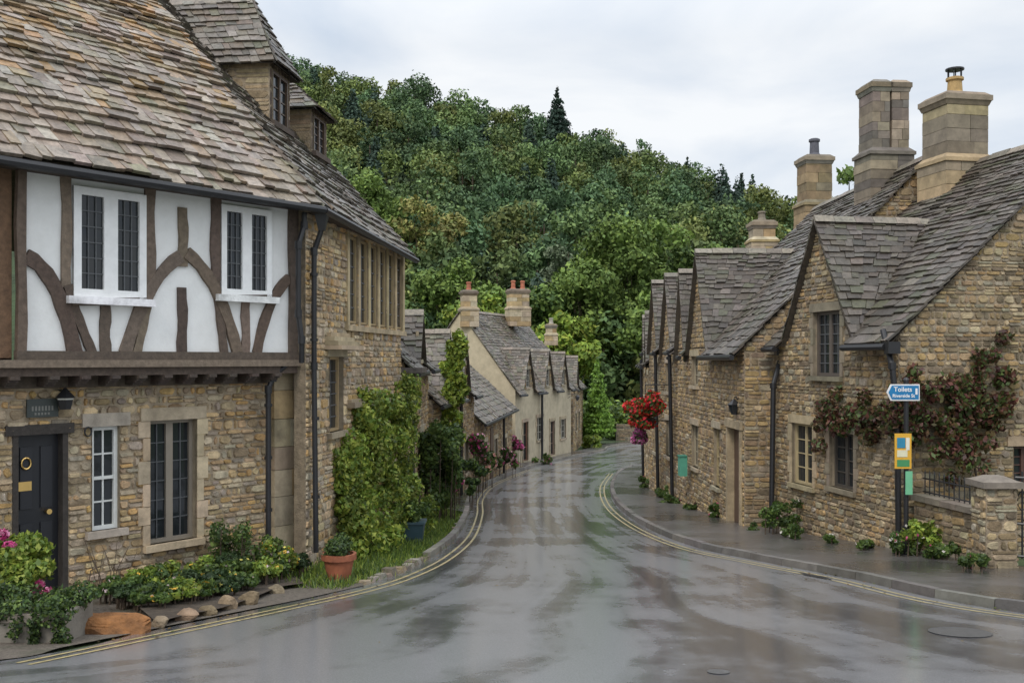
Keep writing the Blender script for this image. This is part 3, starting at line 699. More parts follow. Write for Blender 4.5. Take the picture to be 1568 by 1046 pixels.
def dormer(Yn,hin,wd,ht,up):
    x0=-2.55+.133*(Yn-13.2)-hin; d=F2.d
    Fd=Fac((x0,Yn),d,F2.n); zr_=1.95+1.21*hin-.02*(Yn-13); dep=ht/1.21+.1
    zt=zr_+ht
    st=T.mb('dormer_walls','stone'); mo2=T.mb('dormer_mortar','stone')
    G=Fac((x0,Yn),(-F2.n[0],-F2.n[1]),(-d[0],-d[1]))
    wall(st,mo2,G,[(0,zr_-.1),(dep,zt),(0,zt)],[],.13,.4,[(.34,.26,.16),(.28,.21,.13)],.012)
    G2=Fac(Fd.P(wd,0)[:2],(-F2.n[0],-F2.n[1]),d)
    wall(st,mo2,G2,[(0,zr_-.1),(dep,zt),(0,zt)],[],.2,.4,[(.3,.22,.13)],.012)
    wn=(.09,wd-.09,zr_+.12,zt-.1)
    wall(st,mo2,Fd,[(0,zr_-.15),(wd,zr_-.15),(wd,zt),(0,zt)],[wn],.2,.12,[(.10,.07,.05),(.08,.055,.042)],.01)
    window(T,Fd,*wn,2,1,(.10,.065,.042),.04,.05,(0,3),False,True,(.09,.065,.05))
    ov=.14; ze=zt-.06
    c0=Fd.P(-ov,ze,ov);c1=Fd.P(wd+ov,ze,ov);b0=Fd.P(-ov,ze,-dep-.1);b1=Fd.P(wd+ov,ze,-dep-.1)
    hp=Fd.P(wd/2,ze+up,-.45); hb_=Fd.P(wd/2,ze+up,-dep-up/1.21-.2)
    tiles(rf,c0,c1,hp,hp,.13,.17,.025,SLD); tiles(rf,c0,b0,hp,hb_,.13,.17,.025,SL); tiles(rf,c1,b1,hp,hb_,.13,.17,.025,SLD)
    ridge(rf,hp,hb_,w=.08)
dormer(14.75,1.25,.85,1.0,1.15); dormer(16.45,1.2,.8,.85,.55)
T.done()

# ---------------------------------------------------------------- L3..L7
def lhouse(name,A,B,ze_row,zr,D,pal=MIDS,tp=SL,plain=None,dorm=[],wins=[],ch=None,**k):
    T=Thing(name); F=left_fac(A,B); L=math.hypot(B[0]-A[0],B[1]-A[1])
    ze=ze_row; hs=[w[:4] for w in wins]
    house(T,F,L,D,ze,zr,pal,tp,hs,[],plain=plain,gaps=[(a,b) for a,b,_ in dorm],**k)
    for w in wins:
        window(T,F,*w[:4],w[4] if len(w)>4 else 2,1,w[5] if len(w)>5 else (.5,.46,.38),.09,.04,(0,2),jamb=True)
    for (a,b,za) in dorm:
        wn=((a+b)/2-.3,(a+b)/2+.3,ze+.05,ze+(za-ze)*.5)
        dormer_wall(T,F,a,b,ze,za,(zr-ze)/(D/2),pal,tp,wn); window(T,F,*wn,2,1,(.45,.42,.36),.08,.04,(0,2))
    return T,F,L
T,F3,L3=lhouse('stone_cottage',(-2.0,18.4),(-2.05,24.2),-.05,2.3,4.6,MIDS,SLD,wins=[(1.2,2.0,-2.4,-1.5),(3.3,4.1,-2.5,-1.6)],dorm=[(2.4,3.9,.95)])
pipe(T,[F3.P(.5,-.1,.12),F3.P(.5,g(19),.12)],.04)
chimney(T,-2.7,19.3,.8,2.3,.5,.5,pots=1)
fbox(T.mb('porch_roof','slate'),F3,-.1,1.0,-.25,-.15,-.1,.35,(.12,.1,.09))
T.done()
T,F4,L4=lhouse('stone_cottage',(-2.0,25.0),(-1.25,32.6),-1.0,1.25,4.8,MIDS,SL,wins=[(1.0,1.7,-3.2,-2.2),(3.0,3.7,-3.3,-2.3),(5.4,6.1,-3.5,-2.5)],dorm=[(1.2,3.0,.7),(4.4,6.2,.65)])
pipe(T,[F4.P(3.9,-1.1,.15),F4.P(3.9,g(29),.15)],.05); T.done()
T,F5,L5=lhouse('stone_cottage',(-1.15,33.4),(.0,43.4),-2.0,.3,5,MIDS,SL,wins=[(1.2,2.1,-3.9,-2.9),(4,4.9,-4,-3),(7,7.9,-4.2,-3.2)])
fbox(T.mb('door','paint'),F5,2.9,3.6,g(36),-2.5,0.01,.05,(.12,.07,.05)); pipe(T,[F5.P(6,-2.1,.15),F5.P(6,g(40),.15)],.05); T.done()
CR=(.48,.41,.285)
T,F6,L6=lhouse('rendered_cottage',(.15,45.),(3.15,53.2),-1.35,2.2,5.4,MIDS,SL,plain=CR,
  wins=[(1.0,1.7,-4.7,-2.9,1,(.25,.12,.07)),(3.0,3.9,-3.9,-2.8),(5.1,5.8,-4.8,-3.1,1,(.3,.2,.15)),(6.8,7.7,-4.1,-3.1)],dorm=[(.9,2.5,.45),(3.9,5.5,.4),(6.6,8.0,.3)])
chimney(T,-2.0,46.0,1.5,3.2,.65,.6,.3,pots=1,potcol=(.35,.12,.07),poth=.4)
chimney(T,.3,51.,1.7,3.6,1.0,.7,.3,pots=2,potcol=(.4,.14,.08),poth=.45)
pipe(T,[F6.P(3.4,-1.5,.15),F6.P(3.4,g(49),.15)],.06); T.done()
T,F7,L7=lhouse('stone_cottage',(3.35,54.4),(4.3,60.5),-1.5,1.0,5,MIDS,SL,wins=[(1,1.8,-4,-3),(3,3.8,-4,-3)],dorm=[(.8,2.4,.1)])
chimney(T,2.2,56,.8,2.0,.6,.5,pots=1); T.done()

# ---------------------------------------------------------------- right row
T=Thing('gabled_stone_house')
C1=(5.9,15.2); FR=right_fac(C1,(5.9-.185*4.4,15.2+.983*4.4))
ze=.4; D=6.8; zr=ze+.95*3.4
wA=FR.R(1272,1309,662,748); wB=FR.R(1214,1246,648,742); wU=FR.R(1247,1288,476,576)
Gd=Fac(C1,(.983,.185),(.185,-.983))
gw=Gd.R(1551,1590,682,742)
house(T,FR,4.2,D,ze,zr,RUB,SLD,[wA,wB,wU],[gw],h=.095,wd=.16,rh=.17,zb=-3.5,fpoly=[(0,-3.5),(4.2,-3.5),(4.2,ze),(3.64,ze),(2.45,2.42),(1.26,ze),(0,ze)],gaps=[(1.2,3.7)])
dormer_wall(T,FR,1.25,3.65,ze,2.42,.95,MIDS,SLD,wallon=False)
window(T,FR,*wA,2,1,(.08,.07,.06),.12,.05,(0,3),True,True,(.26,.21,.15),.08,jamb=True)
window(T,FR,*wB,2,1,(.47,.38,.22),.10,.05,(0,3),True,True,(.40,.32,.2),jamb=True)
window(T,FR,*wU,2,1,(.12,.10,.085),.10,.06,(1,5),True,True,(.24,.2,.14),.09,jamb=True,bcol=LEADC)
window(T,Gd,*gw,2,1,(.1,.05,.04),.12,.05,(0,3),True,True,(.34,.26,.17))
pipe(T,[W(1352,505,15.3),W(1366,560,15.0),W(1374,640,14.95),W(1376,840,14.95)],.045)
hb=T.mb('rain_hopper','black'); q=W(1366,532,15.0); hb.box(q[0]-.09,q[0]+.09,q[1]-.09,q[1]+.09,q[2]-.09,q[2]+.09)
x,y=8.45,19.0
CHP=[(.31,.245,.155),(.37,.285,.165),(.26,.21,.15),(.34,.29,.215),(.21,.175,.13)]
chimney(T,x,y,2.6,5.02,.86,.78,.19,pal=CHP,pots=1,potcol=(.42,.28,.12),poth=.38,potr=.14)
q=T.mb('chimney_cowl','black')
for k in range(6):
    a=k*math.pi/3; q.cyl((x+.13*math.cos(a),y+.13*math.sin(a),5.34),(x+.13*math.cos(a),y+.13*math.sin(a),5.52),.012,.012,5)
q.lathe((x,y,5.51),[(0,.03),(.17,.03),(.17,0),(0,0)],14)
T.done()
T=Thing('stone_house')
A2=(4.55,19.5); F2r=right_fac(A2,(4.37,26.2)); L2r=math.hypot(.18,6.7)
dd=F2r.R(1117,1135,655,800); wn1=F2r.R(1094,1103,655,745); dd=(dd[0],dd[1],g(20.3)-.0,dd[3])
wn2=F2r.R(1060,1070,650,715); wn3=F2r.R(1060,1070,545,590)
house(T,F2r,L2r,7.2,.26,3.9,MIDS,SLD+SL[:2],[dd,wn1,wn2,wn3],[],h=.11,wd=.2,zb=-4,gaps=[(2.95,5.15),(5.45,6.65)])
window(T,F2r,*wn1,1,2,(.4,.32,.18),.1,.04,(0,2)); window(T,F2r,*wn2,2,1,(.4,.34,.24),.1,.04,(0,2)); window(T,F2r,*wn3,2,1,(.4,.34,.24),.1,.04,(0,2))
fbox(T.mb('door','paint'),F2r,dd[0],dd[1],dd[2],dd[3],-.15,-.1,(.10,.06,.045))
ds=T.mb('stone_dressings','ashlar'); fbox(ds,F2r,dd[0]-.12,dd[0],dd[2],dd[3],-.15,.05,(.38,.30,.19)); fbox(ds,F2r,dd[1],dd[1]+.12,dd[2],dd[3],-.15,.05,(.38,.30,.19)); fbox(ds,F2r,dd[0]-.15,dd[1]+.15,dd[3],dd[3]+.16,-.15,.07,(.38,.30,.19))
dormer_wall(T,F2r,3.0,5.1,.3,2.5,1.01,MIDS,SLD)
dormer_wall(T,F2r,5.5,6.6,.3,2.2,1.01,MIDS,SLD)
pipe(T,[W(1196,515,19.3),W(1196,545,19.3),W(1184,590,19.0),W(1181,810,18.95)],.05)
q=W(1196,535,19.25); T.mb('rain_hopper','black').box(q[0]-.11,q[0]+.11,q[1]-.1,q[1]+.1,q[2]-.11,q[2]+.11)
chimney(T,7.95,21.3,3.0,5.9,.82,.66,.1,pal=[(.26,.215,.155),(.31,.255,.185),(.19,.16,.13),(.15,.135,.115)],pots=0,split=True,cap=.07)
chimney(T,8.2,27.,3.0,5.5,.72,.66,.1,pal=[(.28,.20,.115),(.32,.24,.135),(.19,.155,.11)],pots=1,potcol=(.1,.1,.12),poth=.5,potr=.13)
T.done()
T=Thing('stone_house')
A3=(4.40,26.4); F3r=right_fac(A3,(4.35,31.5))
w=[(1.,1.8,-2.7,-1.7),(3.2,4.0,-2.8,-1.8),(1.,1.8,-.9,-.1),(3.2,4.0,-.9,-.1)]
house(T,F3r,5.1,6.6,.35,3.2,MIDS,SLD,w,zb=-4.3,gaps=[(.55,2.45),(2.95,4.85)])
for q in w: window(T,F3r,*q,2,1,(.5,.46,.36),.1,.04,(0,2))
dormer_wall(T,F3r,.6,2.4,.35,2.3,.86,MIDS,SLD); dormer_wall(T,F3r,3.0,4.8,.35,2.3,.86,MIDS,SLD)
chimney(T,7.4,29.5,2.9,4.1,.65,.6,0,pots=1,potcol=(.2,.17,.13),poth=.3)
pipe(T,[F3r.P(2.6,.2,.2),F3r.P(2.6,-4,.12)],.05); pipe(T,[F3r.P(.15,.2,.2),F3r.P(.15,-4,.12)],.05); T.done()
T=Thing('stone_house'); A4=(4.4,31.8); F4r=right_fac(A4,(5.2,39.5)); 
w=[(1.,1.8,-3.2,-2.2),(4.2,5.0,-3.3,-2.3),(1.,1.8,-1.3,-.5),(4.2,5.0,-1.3,-.5)]
house(T,F4r,7.7,6,-.1,2.2,MIDS,SLD,w,zb=-4.8,gaps=[(.45,2.35),(3.55,5.45)])
for q in w: window(T,F4r,*q,2,1,(.5,.46,.36),.1,.04,(0,2))
dormer_wall(T,F4r,.5,2.3,-.1,1.5,.77,MIDS,SLD); dormer_wall(T,F4r,3.6,5.4,-.1,1.5,.77,MIDS,SLD)
pipe(T,[F4r.P(3,.0,.2),F4r.P(3,-4.5,.12)],.05); T.done()
def lantern(x,y,z,ax,name='wall_lantern'):
    T=Thing(name); b=T.mb('bracket','black'); b.cyl((x,y,z+.32),(ax[0],ax[1],z+.32),.015,.015,6); b.cyl((x,y,z+.3),(x,y,z+.22),.012,.012,6); b.cyl((ax[0],ax[1],z+.1),(x+(ax[0]-x)*.3,y,z+.32),.012,.012,6)
    b.lathe((x,y,z),[(0,-.03),(.06,-.03),(.06,0)],6); b.lathe((x,y,z),[(.13,.17),(.05,.25),(.02,.28),(0,.28)],6)
    for k in range(6):
        a=k*math.pi/3; b.cyl((x+.06*math.cos(a),y+.06*math.sin(a),z),(x+.115*math.cos(a),y+.115*math.sin(a),z+.17),.008,.008,5)
    T.mb('panes','glass').lathe((x,y,z),[(.056,0),(.108,.17)],6); return T.done()
q=W(1124,632,20.0); lantern(q[0],q[1],q[2],(4.62,20.0))
q=W(884,612,52.); lantern(q[0],q[1],q[2],(q[0]-.5,52.))
T=Thing('notice_box'); q=W(1047,712,24.4); T.mb('box','paint').box(q[0]-.12,q[0]+.06,q[1]-.15,q[1]+.15,q[2]-.25,q[2]+.22,(.09,.33,.23)); T.mb('lid','paint').box(q[0]-.14,q[0]+.06,q[1]-.17,q[1]+.17,q[2]+.22,q[2]+.25,(.05,.22,.15)); T.done()

# ---------------------------------------------------------------- signpost
T=Thing('signpost'); px_,py_=5.76,14.55; gz0=g(py_)
p=T.mb('post','black'); p.cyl((px_,py_,gz0),(px_,py_,-.3),.035,.035,12); p.cyl((px_,py_,-.3),(px_,py_,-.26),.045,.02,12); p.cyl((px_,py_,gz0),(px_,py_,gz0+.5),.055,.055,12)
zt=-.36
def plate(pts,y,th,col,part):
    mbb=T.mb(part,'paint'); f=[(a,y,b) for a,b in pts]; k=[(a,y+th,b) for a,b in pts]; mbb.face(f,col); mbb.face(k[::-1],col)
    for i in range(len(pts)): j=(i+1)%len(pts); mbb.face([f[i],f[j],k[j],k[i]],col)
plate([(px_-.31,zt-.12),(px_-.25,zt-.24),(px_+.17,zt-.24),(px_+.17,zt),(px_-.25,zt)],py_-.07,.02,(.7,.7,.7),'sign_border')
plate([(px_-.285,zt-.12),(px_-.235,zt-.22),(px_+.155,zt-.22),(px_+.155,zt-.02),(px_-.235,zt-.02)],py_-.075,.004,(.01,.17,.38),'sign_face')
def text(s,x,z,size,parent,y,col):
    cu=bpy.data.curves.new('sign_lettering','FONT'); cu.body=s; cu.size=size; cu.extrude=.0015; cu.offset=.0012
    o=bpy.data.objects.new('sign_lettering',cu); scene.collection.objects.link(o); o.location=(x,y,z); o.rotation_euler=(math.pi/2,0,0); o.parent=parent
    m=M['lettering']; cu.materials.append(m)
M['lettering']=mat('lettering_paint',(.8,.8,.8),.5,8,.05,0,0)
text('Toilets',px_-.21,zt-.105,.095,T.e,py_-.078,0); text('Riverside St',px_-.23,zt-.19,.068,T.e,py_-.078,0)
T.mb('sign_figure','paint').box(px_+.105,px_+.135,py_-.08,py_-.0755,zt-.15,zt-.06,(.75,.75,.75))
q=W(1380,690,py_); plate([(q[0]-.12,q[2]-.25),(q[0]+.12,q[2]-.25),(q[0]+.12,q[2]+.26),(q[0]-.12,q[2]+.26)],py_-.07,.02,(.68,.38,.04),'bus_timetable')
for k,(x0_,x1_,a,c,cc) in enumerate(((-.09,.03,.05,.2,(.03,.22,.35)),(.04,.09,.02,.2,(.7,.68,.58)),(-.09,.06,-.08,.02,(.65,.63,.45)),(-.09,.09,-.22,-.12,(.06,.25,.1)))):
    T.mb('timetable_print','paint').box(q[0]+x0_,q[0]+x1_,py_-.076,py_-.0705,q[2]+a,q[2]+c,cc)
q=W(1389,738,py_); plate([(q[0]-.05,q[2]-.17),(q[0]+.05,q[2]-.17),(q[0]+.05,q[2]+.17),(q[0]-.05,q[2]+.17)],py_-.07,.015,(.16,.45,.26),'small_notice')
T.done()
# ---------------------------------------------------------------- garden wall, pier, gate, railings
T=Thing('garden_wall'); Fg=right_fac((6.42,13.3),(6.1,15.1)); 
wall(T.mb('walls','stone'),T.mb('mortar','stone'),Fg,[(0,-3.2),(1.83,-3.2),(1.83,-2.12),(0,-2.12)],[],.1,.2,RUB)
Fg2=Fac(Fg.P(0,0,-.3)[:2],Fg.d,(-Fg.n[0],-Fg.n[1])); T.mb('mortar','stone').face([Fg2.P(0,-3.2),Fg2.P(1.83,-3.2),Fg2.P(1.83,-2.12),Fg2.P(0,-2.12)],(.2,.16,.1))
for k in range(5): fbox(T.mb('coping','ashlar'),Fg,k*.366,k*.366+.36,-2.12,-2.04+random.uniform(0,.01),-.34,.06,vary((.20,.17,.13)))
T.done()
T=Thing('iron_railings'); b=T.mb('bars','black')
for k in range(15):
    q=Fg.P(.1+k*.12,-2.05,-.15); b.cyl(q,(q[0],q[1],-1.72),.009,.009,6); b.cyl((q[0],q[1],-1.72),(q[0],q[1],-1.66),.015,.001,6)
b.cyl(Fg.P(0,-1.8,-.15),Fg.P(1.83,-1.8,-.15),.012,.012,6); b.cyl(Fg.P(0,-2.0,-.15),Fg.P(1.83,-2.0,-.15),.012,.012,6); T.done()
T=Thing('gate_pier'); cx,cy=6.32,13.05
m1=T.mb('stones','stone'); m2=T.mb('mortar','stone')
for (A_,d_,n_) in (((cx-.2,cy-.2),(1,0),(0,-1)),((cx-.2,cy+.2),(0,-1),(-1,0)),((cx+.2,cy-.2),(0,1),(1,0)),((cx+.2,cy+.2),(-1,0),(0,1))):
    wall(m1,m2,Fac(A_,d_,n_),[(0,-3.1),(.4,-3.1),(.4,-1.66),(0,-1.66)],[],.12,.2,RUB)
cpn=T.mb('cap','ashlar'); cpn.box(cx-.26,cx+.26,cy-.26,cy+.26,-1.66,-1.58,(.20,.17,.14)); cpn.hexa([(cx-.23,cy-.23,-1.58),(cx+.23,cy-.23,-1.58),(cx+.23,cy+.23,-1.58),(cx-.23,cy+.23,-1.58),(cx-.1,cy-.1,-1.52),(cx+.1,cy-.1,-1.52),(cx+.1,cy+.1,-1.52),(cx-.1,cy+.1,-1.52)],(.20,.17,.14)); T.done()
T=Thing('iron_gate'); b=T.mb('bars','black'); zg=g(12.6)+.12
G0=(6.56,12.98); G1=(7.45,12.55)
lp=lambda t:(G0[0]+(G1[0]-G0[0])*t,G0[1]+(G1[1]-G0[1])*t)
for k in range(13):
    t=k/12; x_,y_=lp(t); b.cyl((x_,y_,zg+.05),(x_,y_,zg+1.15+.12*math.sin(math.pi*t)),.012,.012,6)
for z_ in (.08,.5,1.1): b.cyl((*G0,zg+z_),(*G1,zg+z_),.018,.018,6)
for k in range(6):
    x_,y_=lp((k*2+1)/12)
    for i in range(10):
        a=2*math.pi*i/10;c=2*math.pi*(i+1)/10; b.cyl((x_+.065*math.cos(a),y_,zg+.8+.12*math.sin(a)),(x_+.065*math.cos(c),y_,zg+.8+.12*math.sin(c)),.008,.008,5)
T.done()

# ---------------------------------------------------------------- planting
PUR=[(.085,.038,.032),(.13,.05,.038),(.10,.085,.03),(.08,.115,.033),(.14,.075,.038),(.07,.10,.033)]
bs=[]
for i in range(34):
    px=random.uniform(1250,1375); Y=15.2+(1375-px)/160*3.4-.35; bs.append(bl(px,640+random.gauss(0,15)-(px-1255)*.05,Y,14,12))
for i in range(64):
    px=random.uniform(1372,1550); bs.append(bl(px,634+random.gauss(0,30)-(px-1372)*.16,14.9+(px-1372)*.003,14,12))
for i in range(14): bs.append(bl(1475+random.gauss(0,16),random.uniform(650,735),15.0,11,14))
plant('purple_vine',bs,9000,.045,PUR,stem=False)
T=Thing('vine_stem'); 
for a,b_ in zip([(1500,760),(1490,700),(1475,640),(1430,632),(1370,640),(1300,642)],[(1490,700),(1475,640),(1430,632),(1370,640),(1300,642),(1258,640)]):
    ya=15.3 if a[0]>1372 else 15.2+(1375-a[0])/160*3.4-.1; yb=15.3 if b_[0]>1372 else 15.2+(1375-b_[0])/160*3.4-.1
    T.mb('stem','bark').cyl(W(*a,ya),W(*b_,yb),.02,.018,7)
T.done()
for (px,py,Y,r,fp_) in ((988,625,27.,28,[(.6,.02,.02),(.66,.05,.03),(.5,.01,.03)]),(980,663,27.5,15,[(.55,.1,.32),(.6,.2,.4)])):
    T=Thing('hanging_flower_basket'); q=W(px,py,Y); mb=T.mb('basket','black'); rr=r*Y/FL
    mb.lathe((q[0],q[1],q[2]-rr*.9),[(0.02,0),(rr*.4,.03),(rr*.62,rr*.4)],12)
    mb.cyl((q[0],q[1],q[2]),(q[0],q[1],q[2]+rr*1.3),.01,.01,5); mb.cyl((q[0],q[1],q[2]+rr*1.3),(4.4,q[1],q[2]+rr*1.3),.015,.015,6)
    B=[(q[0]+random.gauss(0,rr*.4),q[1]+random.gauss(0,rr*.4),q[2]+random.gauss(0,rr*.36)-.05,rr*.38,rr*.38,rr*.32) for _ in range(20)]
    leaves('foliage',B,None,2400,.045,GR,T.e); leaves('flowers',B,None,1300,.042,fp_,T.e,'petal',shell=.05,asp=.9); T.done()
B=[];ti=[]
for i in range(240):
    u=random.uniform(.7,5.3); y_=F2.P(u,0)[1]; zt_=-.52+.16*math.sin(u*3); z_=g(y_)+.12+(zt_-g(y_)-.12)*random.random()**.85
    if u<1.7: z_=min(z_,-1.2-random.random()*1.2)
    o_=random.uniform(.03,.18)+max(0,(-1.9-z_))*.32*random.uniform(.3,1.3)
    r_=random.uniform(.09,.21)
    B.append((*F2.P(u,z_,o_)[:2],z_,r_,r_*.7,r_)); ti.append(random.uniform(.5,1.4))
plant('climbing_vine',B,26000,.038,GRB+[(.34,.38,.07)],stem=False,tint=ti)
B=[bl(random.uniform(652,696),random.uniform(655,775),21.5+random.uniform(-.5,.8),14,17) for _ in range(32)]
plant('garden_shrub',B,7000,.05,GR)
B=[bl(692+random.gauss(0,8)+ (6 if y<560 else 0),y,26.2,8,10) for y in range(515,690,4)]
plant('ivy',B,5500,.06,[(.2,.27,.038),(.26,.31,.045),(.13,.2,.033)],stem=False)
PK=[(.62,.1,.28),(.68,.28,.43),(.52,.04,.2)]
def fl(name,px,py,Y,r,k,n,s,pal,nf,fpal,spx=1.,spy=.6):
    B=[bl(px+max(-1.6,min(1.6,random.gauss(0,1)))*r*spx,py+max(-1.6,min(1.6,random.gauss(0,1)))*r*spy,Y+random.uniform(-.3,.3),r*.6,r*.5) for _ in range(k)]
    return plant(name,B,n,s,pal,nf,fpal,s*.85)
fl('pink_roses',728,682,31,14,11,1700,.06,GR,420,PK,.5,1.2)
fl('pink_roses',697,735,25.5,9,8,1000,.055,GR,320,PK,.6,1.2)
fl('pink_roses',790,682,43.5,9,7,700,.08,GR,300,PK,.6,.8)
fl('flower_shrub',745,705,33,12,8,900,.07,GR,180,[(.65,.3,.25),(.65,.5,.5)])
fl('garden_shrub',770,700,38,10,7,900,.08,GR,120,PK,1.2)
fl('garden_shrub',720,715,29,14,8,1300,.06,GRD+GR,0,PK,1)
fl('garden_shrub',715,745,26,9,6,900,.05,GRD+GR,0,PK,1)
fl('garden_shrub',830,706,46,8,6,600,.08,GR,40,PK,1.2)
fl('garden_shrub',910,676,57,10,7,1000,.12,GRB,0,PK,1)
for (px,py,Y,r,k) in ((1195,785,18.0,15,12),(1030,768,26,10,8),(1012,755,28,8,7),(995,738,32,9,7),(1060,775,24,8,5),(1408,820,14.5,17,16),(1378,832,14.4,12,9),(1440,842,14.0,14,10),(1490,855,12.6,10,8),(1218,812,17.0,10,7),(1160,808,18.7,8,6),(1100,782,21.7,8,6),(1320,838,15.2,8,7),(1270,828,16.2,6,5)):
    fl('garden_shrub',px,py,Y,r,k,1500,.032 if Y<20 else .05,GR if px!=1408 else GRB,25,[(.65,.6,.55),(.5,.1,.2)])
def bush(name,px,Y,w,h,n,s,pal,nf=0,fpal=None,base=.12,k=None):
    x=(px-CX)/FL*Y; zb_=g(Y)+base; k=k or 12
    B=[(x+random.uniform(-w/2,w/2),Y+random.uniform(-.18,.18),zb_+h*(.2+.65*random.random()*(1)),w*.2,w*.2,h*.22) for _ in range(k)]
    return plant(name,B,n,s,pal,nf,fpal,s*.9)
YF=[(.75,.45,.06),(.75,.65,.14),(.65,.5,.5)]
for (px,Y,w_,h_,p_,nf) in ((362,11.9,.55,.62,GR,0),(395,12.1,.5,.45,GR,25),(428,12.1,.38,.4,GRB,110),(330,11.4,.45,.3,GRD,0),(300,11.1,.5,.28,GRB,40),(262,10.9,.5,.22,GR,60),(222,10.6,.45,.2,GRB,20),(255,10.1,.4,.15,GR,40),(310,10.6,.45,.2,GRD,10),(350,11.1,.45,.25,GR,20),(385,11.5,.4,.22,GRB,30),(415,11.9,.35,.2,GR,10),(188,10.4,.4,.15,GR,15),(285,10.35,.35,.15,GRB,50),(205,10.0,.35,.12,GRD,0),(450,12.3,.3,.2,GRD,10),(330,10.85,.35,.18,GR,30),(235,9.75,.35,.11,GR,20),(275,10.0,.35,.12,GRB,20),(300,10.2,.3,.12,GR,10),(345,10.6,.3,.14,GRD,10),(375,11.0,.3,.14,GR,10),(400,11.4,.3,.15,GRB,20)):
    bush('garden_shrub',px,Y,w_,h_,1500,.024,p_,nf,YF)
fl('hydrangea_bush',26,868,9.1,30,26,7500,.03,GRB,0,PK,.8,.8)
B=[bl(x,y,8.85,7,6) for x,y in ((5,818),(40,905),(70,905),(12,912),(60,893),(20,898),(50,912),(30,908),(15,835))]
e=empty('pink_hydrangea'); leaves('flowers',B,None,1500,.02,PK,e,'petal',shell=.1,asp=.9); leaves('foliage',B,None,300,.03,GR,e)
T=Thing('bare_rose_bush')
for i in range(11):
    x0=random.uniform(120,190); a=W(x0,915,10.75); mpt=W(x0+random.uniform(-12,14),random.uniform(870,895),10.8); T.mb('stems','bark').cyl(a,mpt,.007,.005,5); T.mb('stems','bark').cyl(mpt,W(x0+random.uniform(-28,32),random.uniform(815,865),10.82),.005,.002,5)
T.done()
def rock(name,px,py,Y,sx,sz,m='stone',col=(.24,.185,.12),lean=0.,ncut=14,boxy=0.,sub=3):
    import bmesh
    x,y,z=W(px,py,Y); bm=bmesh.new(); bmesh.ops.create_icosphere(bm,subdivisions=sub,radius=1)
    sd=random.uniform(0,50)
    cuts=[(Vector((random.gauss(0,1),random.gauss(0,1),random.gauss(0,.7))).normalized(),random.uniform(.5,.78)) for _ in range(ncut)]
    for v in bm.verts:
        c=v.co.copy()
        if boxy: c=Vector([math.copysign(abs(t)**boxy,t) for t in c])*.85
        for n_,d_ in cuts:
            t=c.dot(n_)
            if t>d_: c-=n_*(t-d_)*.97
        c*=1+.03*math.sin(c.x*11+c.y*9+sd)+.02*math.sin(c.z*17+sd)+.02*math.sin(c.x*23+c.z*19)
        v.co=Vector((x+c.x*sx*1.3+lean*c.z*sz,y+c.y*sx*.7,z+c.z*sz*1.3))
    me=bpy.data.meshes.new(name); bm.to_mesh(me); bm.free()
    at=me.attributes.new('Col','FLOAT_COLOR','POINT'); at.data.foreach_set('color',np.tile(np.array([*vary(col,.35),1],dtype=np.float32),len(me.vertices)))
    me.materials.append(M[m]); o=bpy.data.objects.new(name,me); scene.collection.objects.link(o); return o
rock('ironstone_boulder',172,962,8.7,.30,.11,'rust',ncut=3,boxy=.45,sub=4)
for (px,py,s_) in ((243,960,.08),(285,950,.12),(318,943,.09),(350,933,.10),(384,926,.11),(424,909,.08)):
    Y=GP(px,py)[1]; rock('edging_stone',px,py-6,Y,s_,s_*random.uniform(.6,1.0),lean=random.uniform(-.4,.4),col=random.choice([(.22,.17,.11),(.18,.13,.08),(.25,.20,.14)]))
Ln=resamp(cat([GP(560,897),GP(470,917),GP(400,931),GP(300,951),GP(200,972),GP(100,992),GP(0,1012),(-5.5,6.8)])[:,:2],60)
Wn=resamp(np.array([F2.P(1.2,0)[:2],Fl.P(3.7,0,.0)[:2],Fl.P(2,0,-.05)[:2],Fl.P(.5,0,-.05)[:2],Fl.P(-1,0,-.05)[:2],Fl.P(-3,0,-.05)[:2]]),60)
surf('front_yard',offset(Ln,-.02),Wn,M['gravel'],.012,8)
Lb=resamp(cat([GP(465,900),GP(428,906),GP(384,924),GP(335,940),GP(285,950),GP(240,962)])[:,:2],40)
Wb=resamp(np.array([Fl.P(3.5,0,.02)[:2],Fl.P(2.4,0,.02)[:2],Fl.P(1.1,0,.02)[:2]]),40)
surf('flower_bed',Lb,Wb,M['soil'],.06,8,.14)
T=Thing('doorstep'); fbox(T.mb('slab','ashlar'),Fl,D1[0]-.05,D1[1]+.1,g(10.3)-.1,g(10.3)+.03,.03,.45,(.2,.18,.15)); T.done()
T=Thing('stone_planter'); Y0=8.25; b=T.mb('trough','ashlar'); x0=W(-60,0,Y0)[0]; x1=W(108,0,Y0)[0]; zt=W(0,936,Y0)[2]; zb_=g(Y0)-.05
for a,c,d_,f_ in ((x0,x1,Y0-.1,Y0-.02),(x0,x1,Y0+.36,Y0+.44),(x0,x0+.08,Y0-.02,Y0+.36),(x1-.08,x1,Y0-.02,Y0+.36)): b.box(a,c,d_,f_,zb_,zt,(.2,.18,.15))
b.box(x0-.02,x1+.02,Y0-.12,Y0-.1,zt-.06,zt+.01,(.22,.19,.155)); T.mb('soil','soil').box(x0+.08,x1-.08,Y0-.02,Y0+.36,zb_,zt-.05); 
B=[(random.uniform(x0,x1),Y0+random.uniform(-.15,.35),zt+random.uniform(-.05,.1),.11,.1,.08) for _ in range(32)]+[(x1-.02+random.uniform(-.05,.05),Y0-.12,zt-.05-random.random()*.25,.06,.05,.09) for _ in range(8)]+[(x0+.6+random.uniform(-.1,.1),Y0-.14,zt-.05-random.random()*.22,.05,.05,.08) for _ in range(7)]
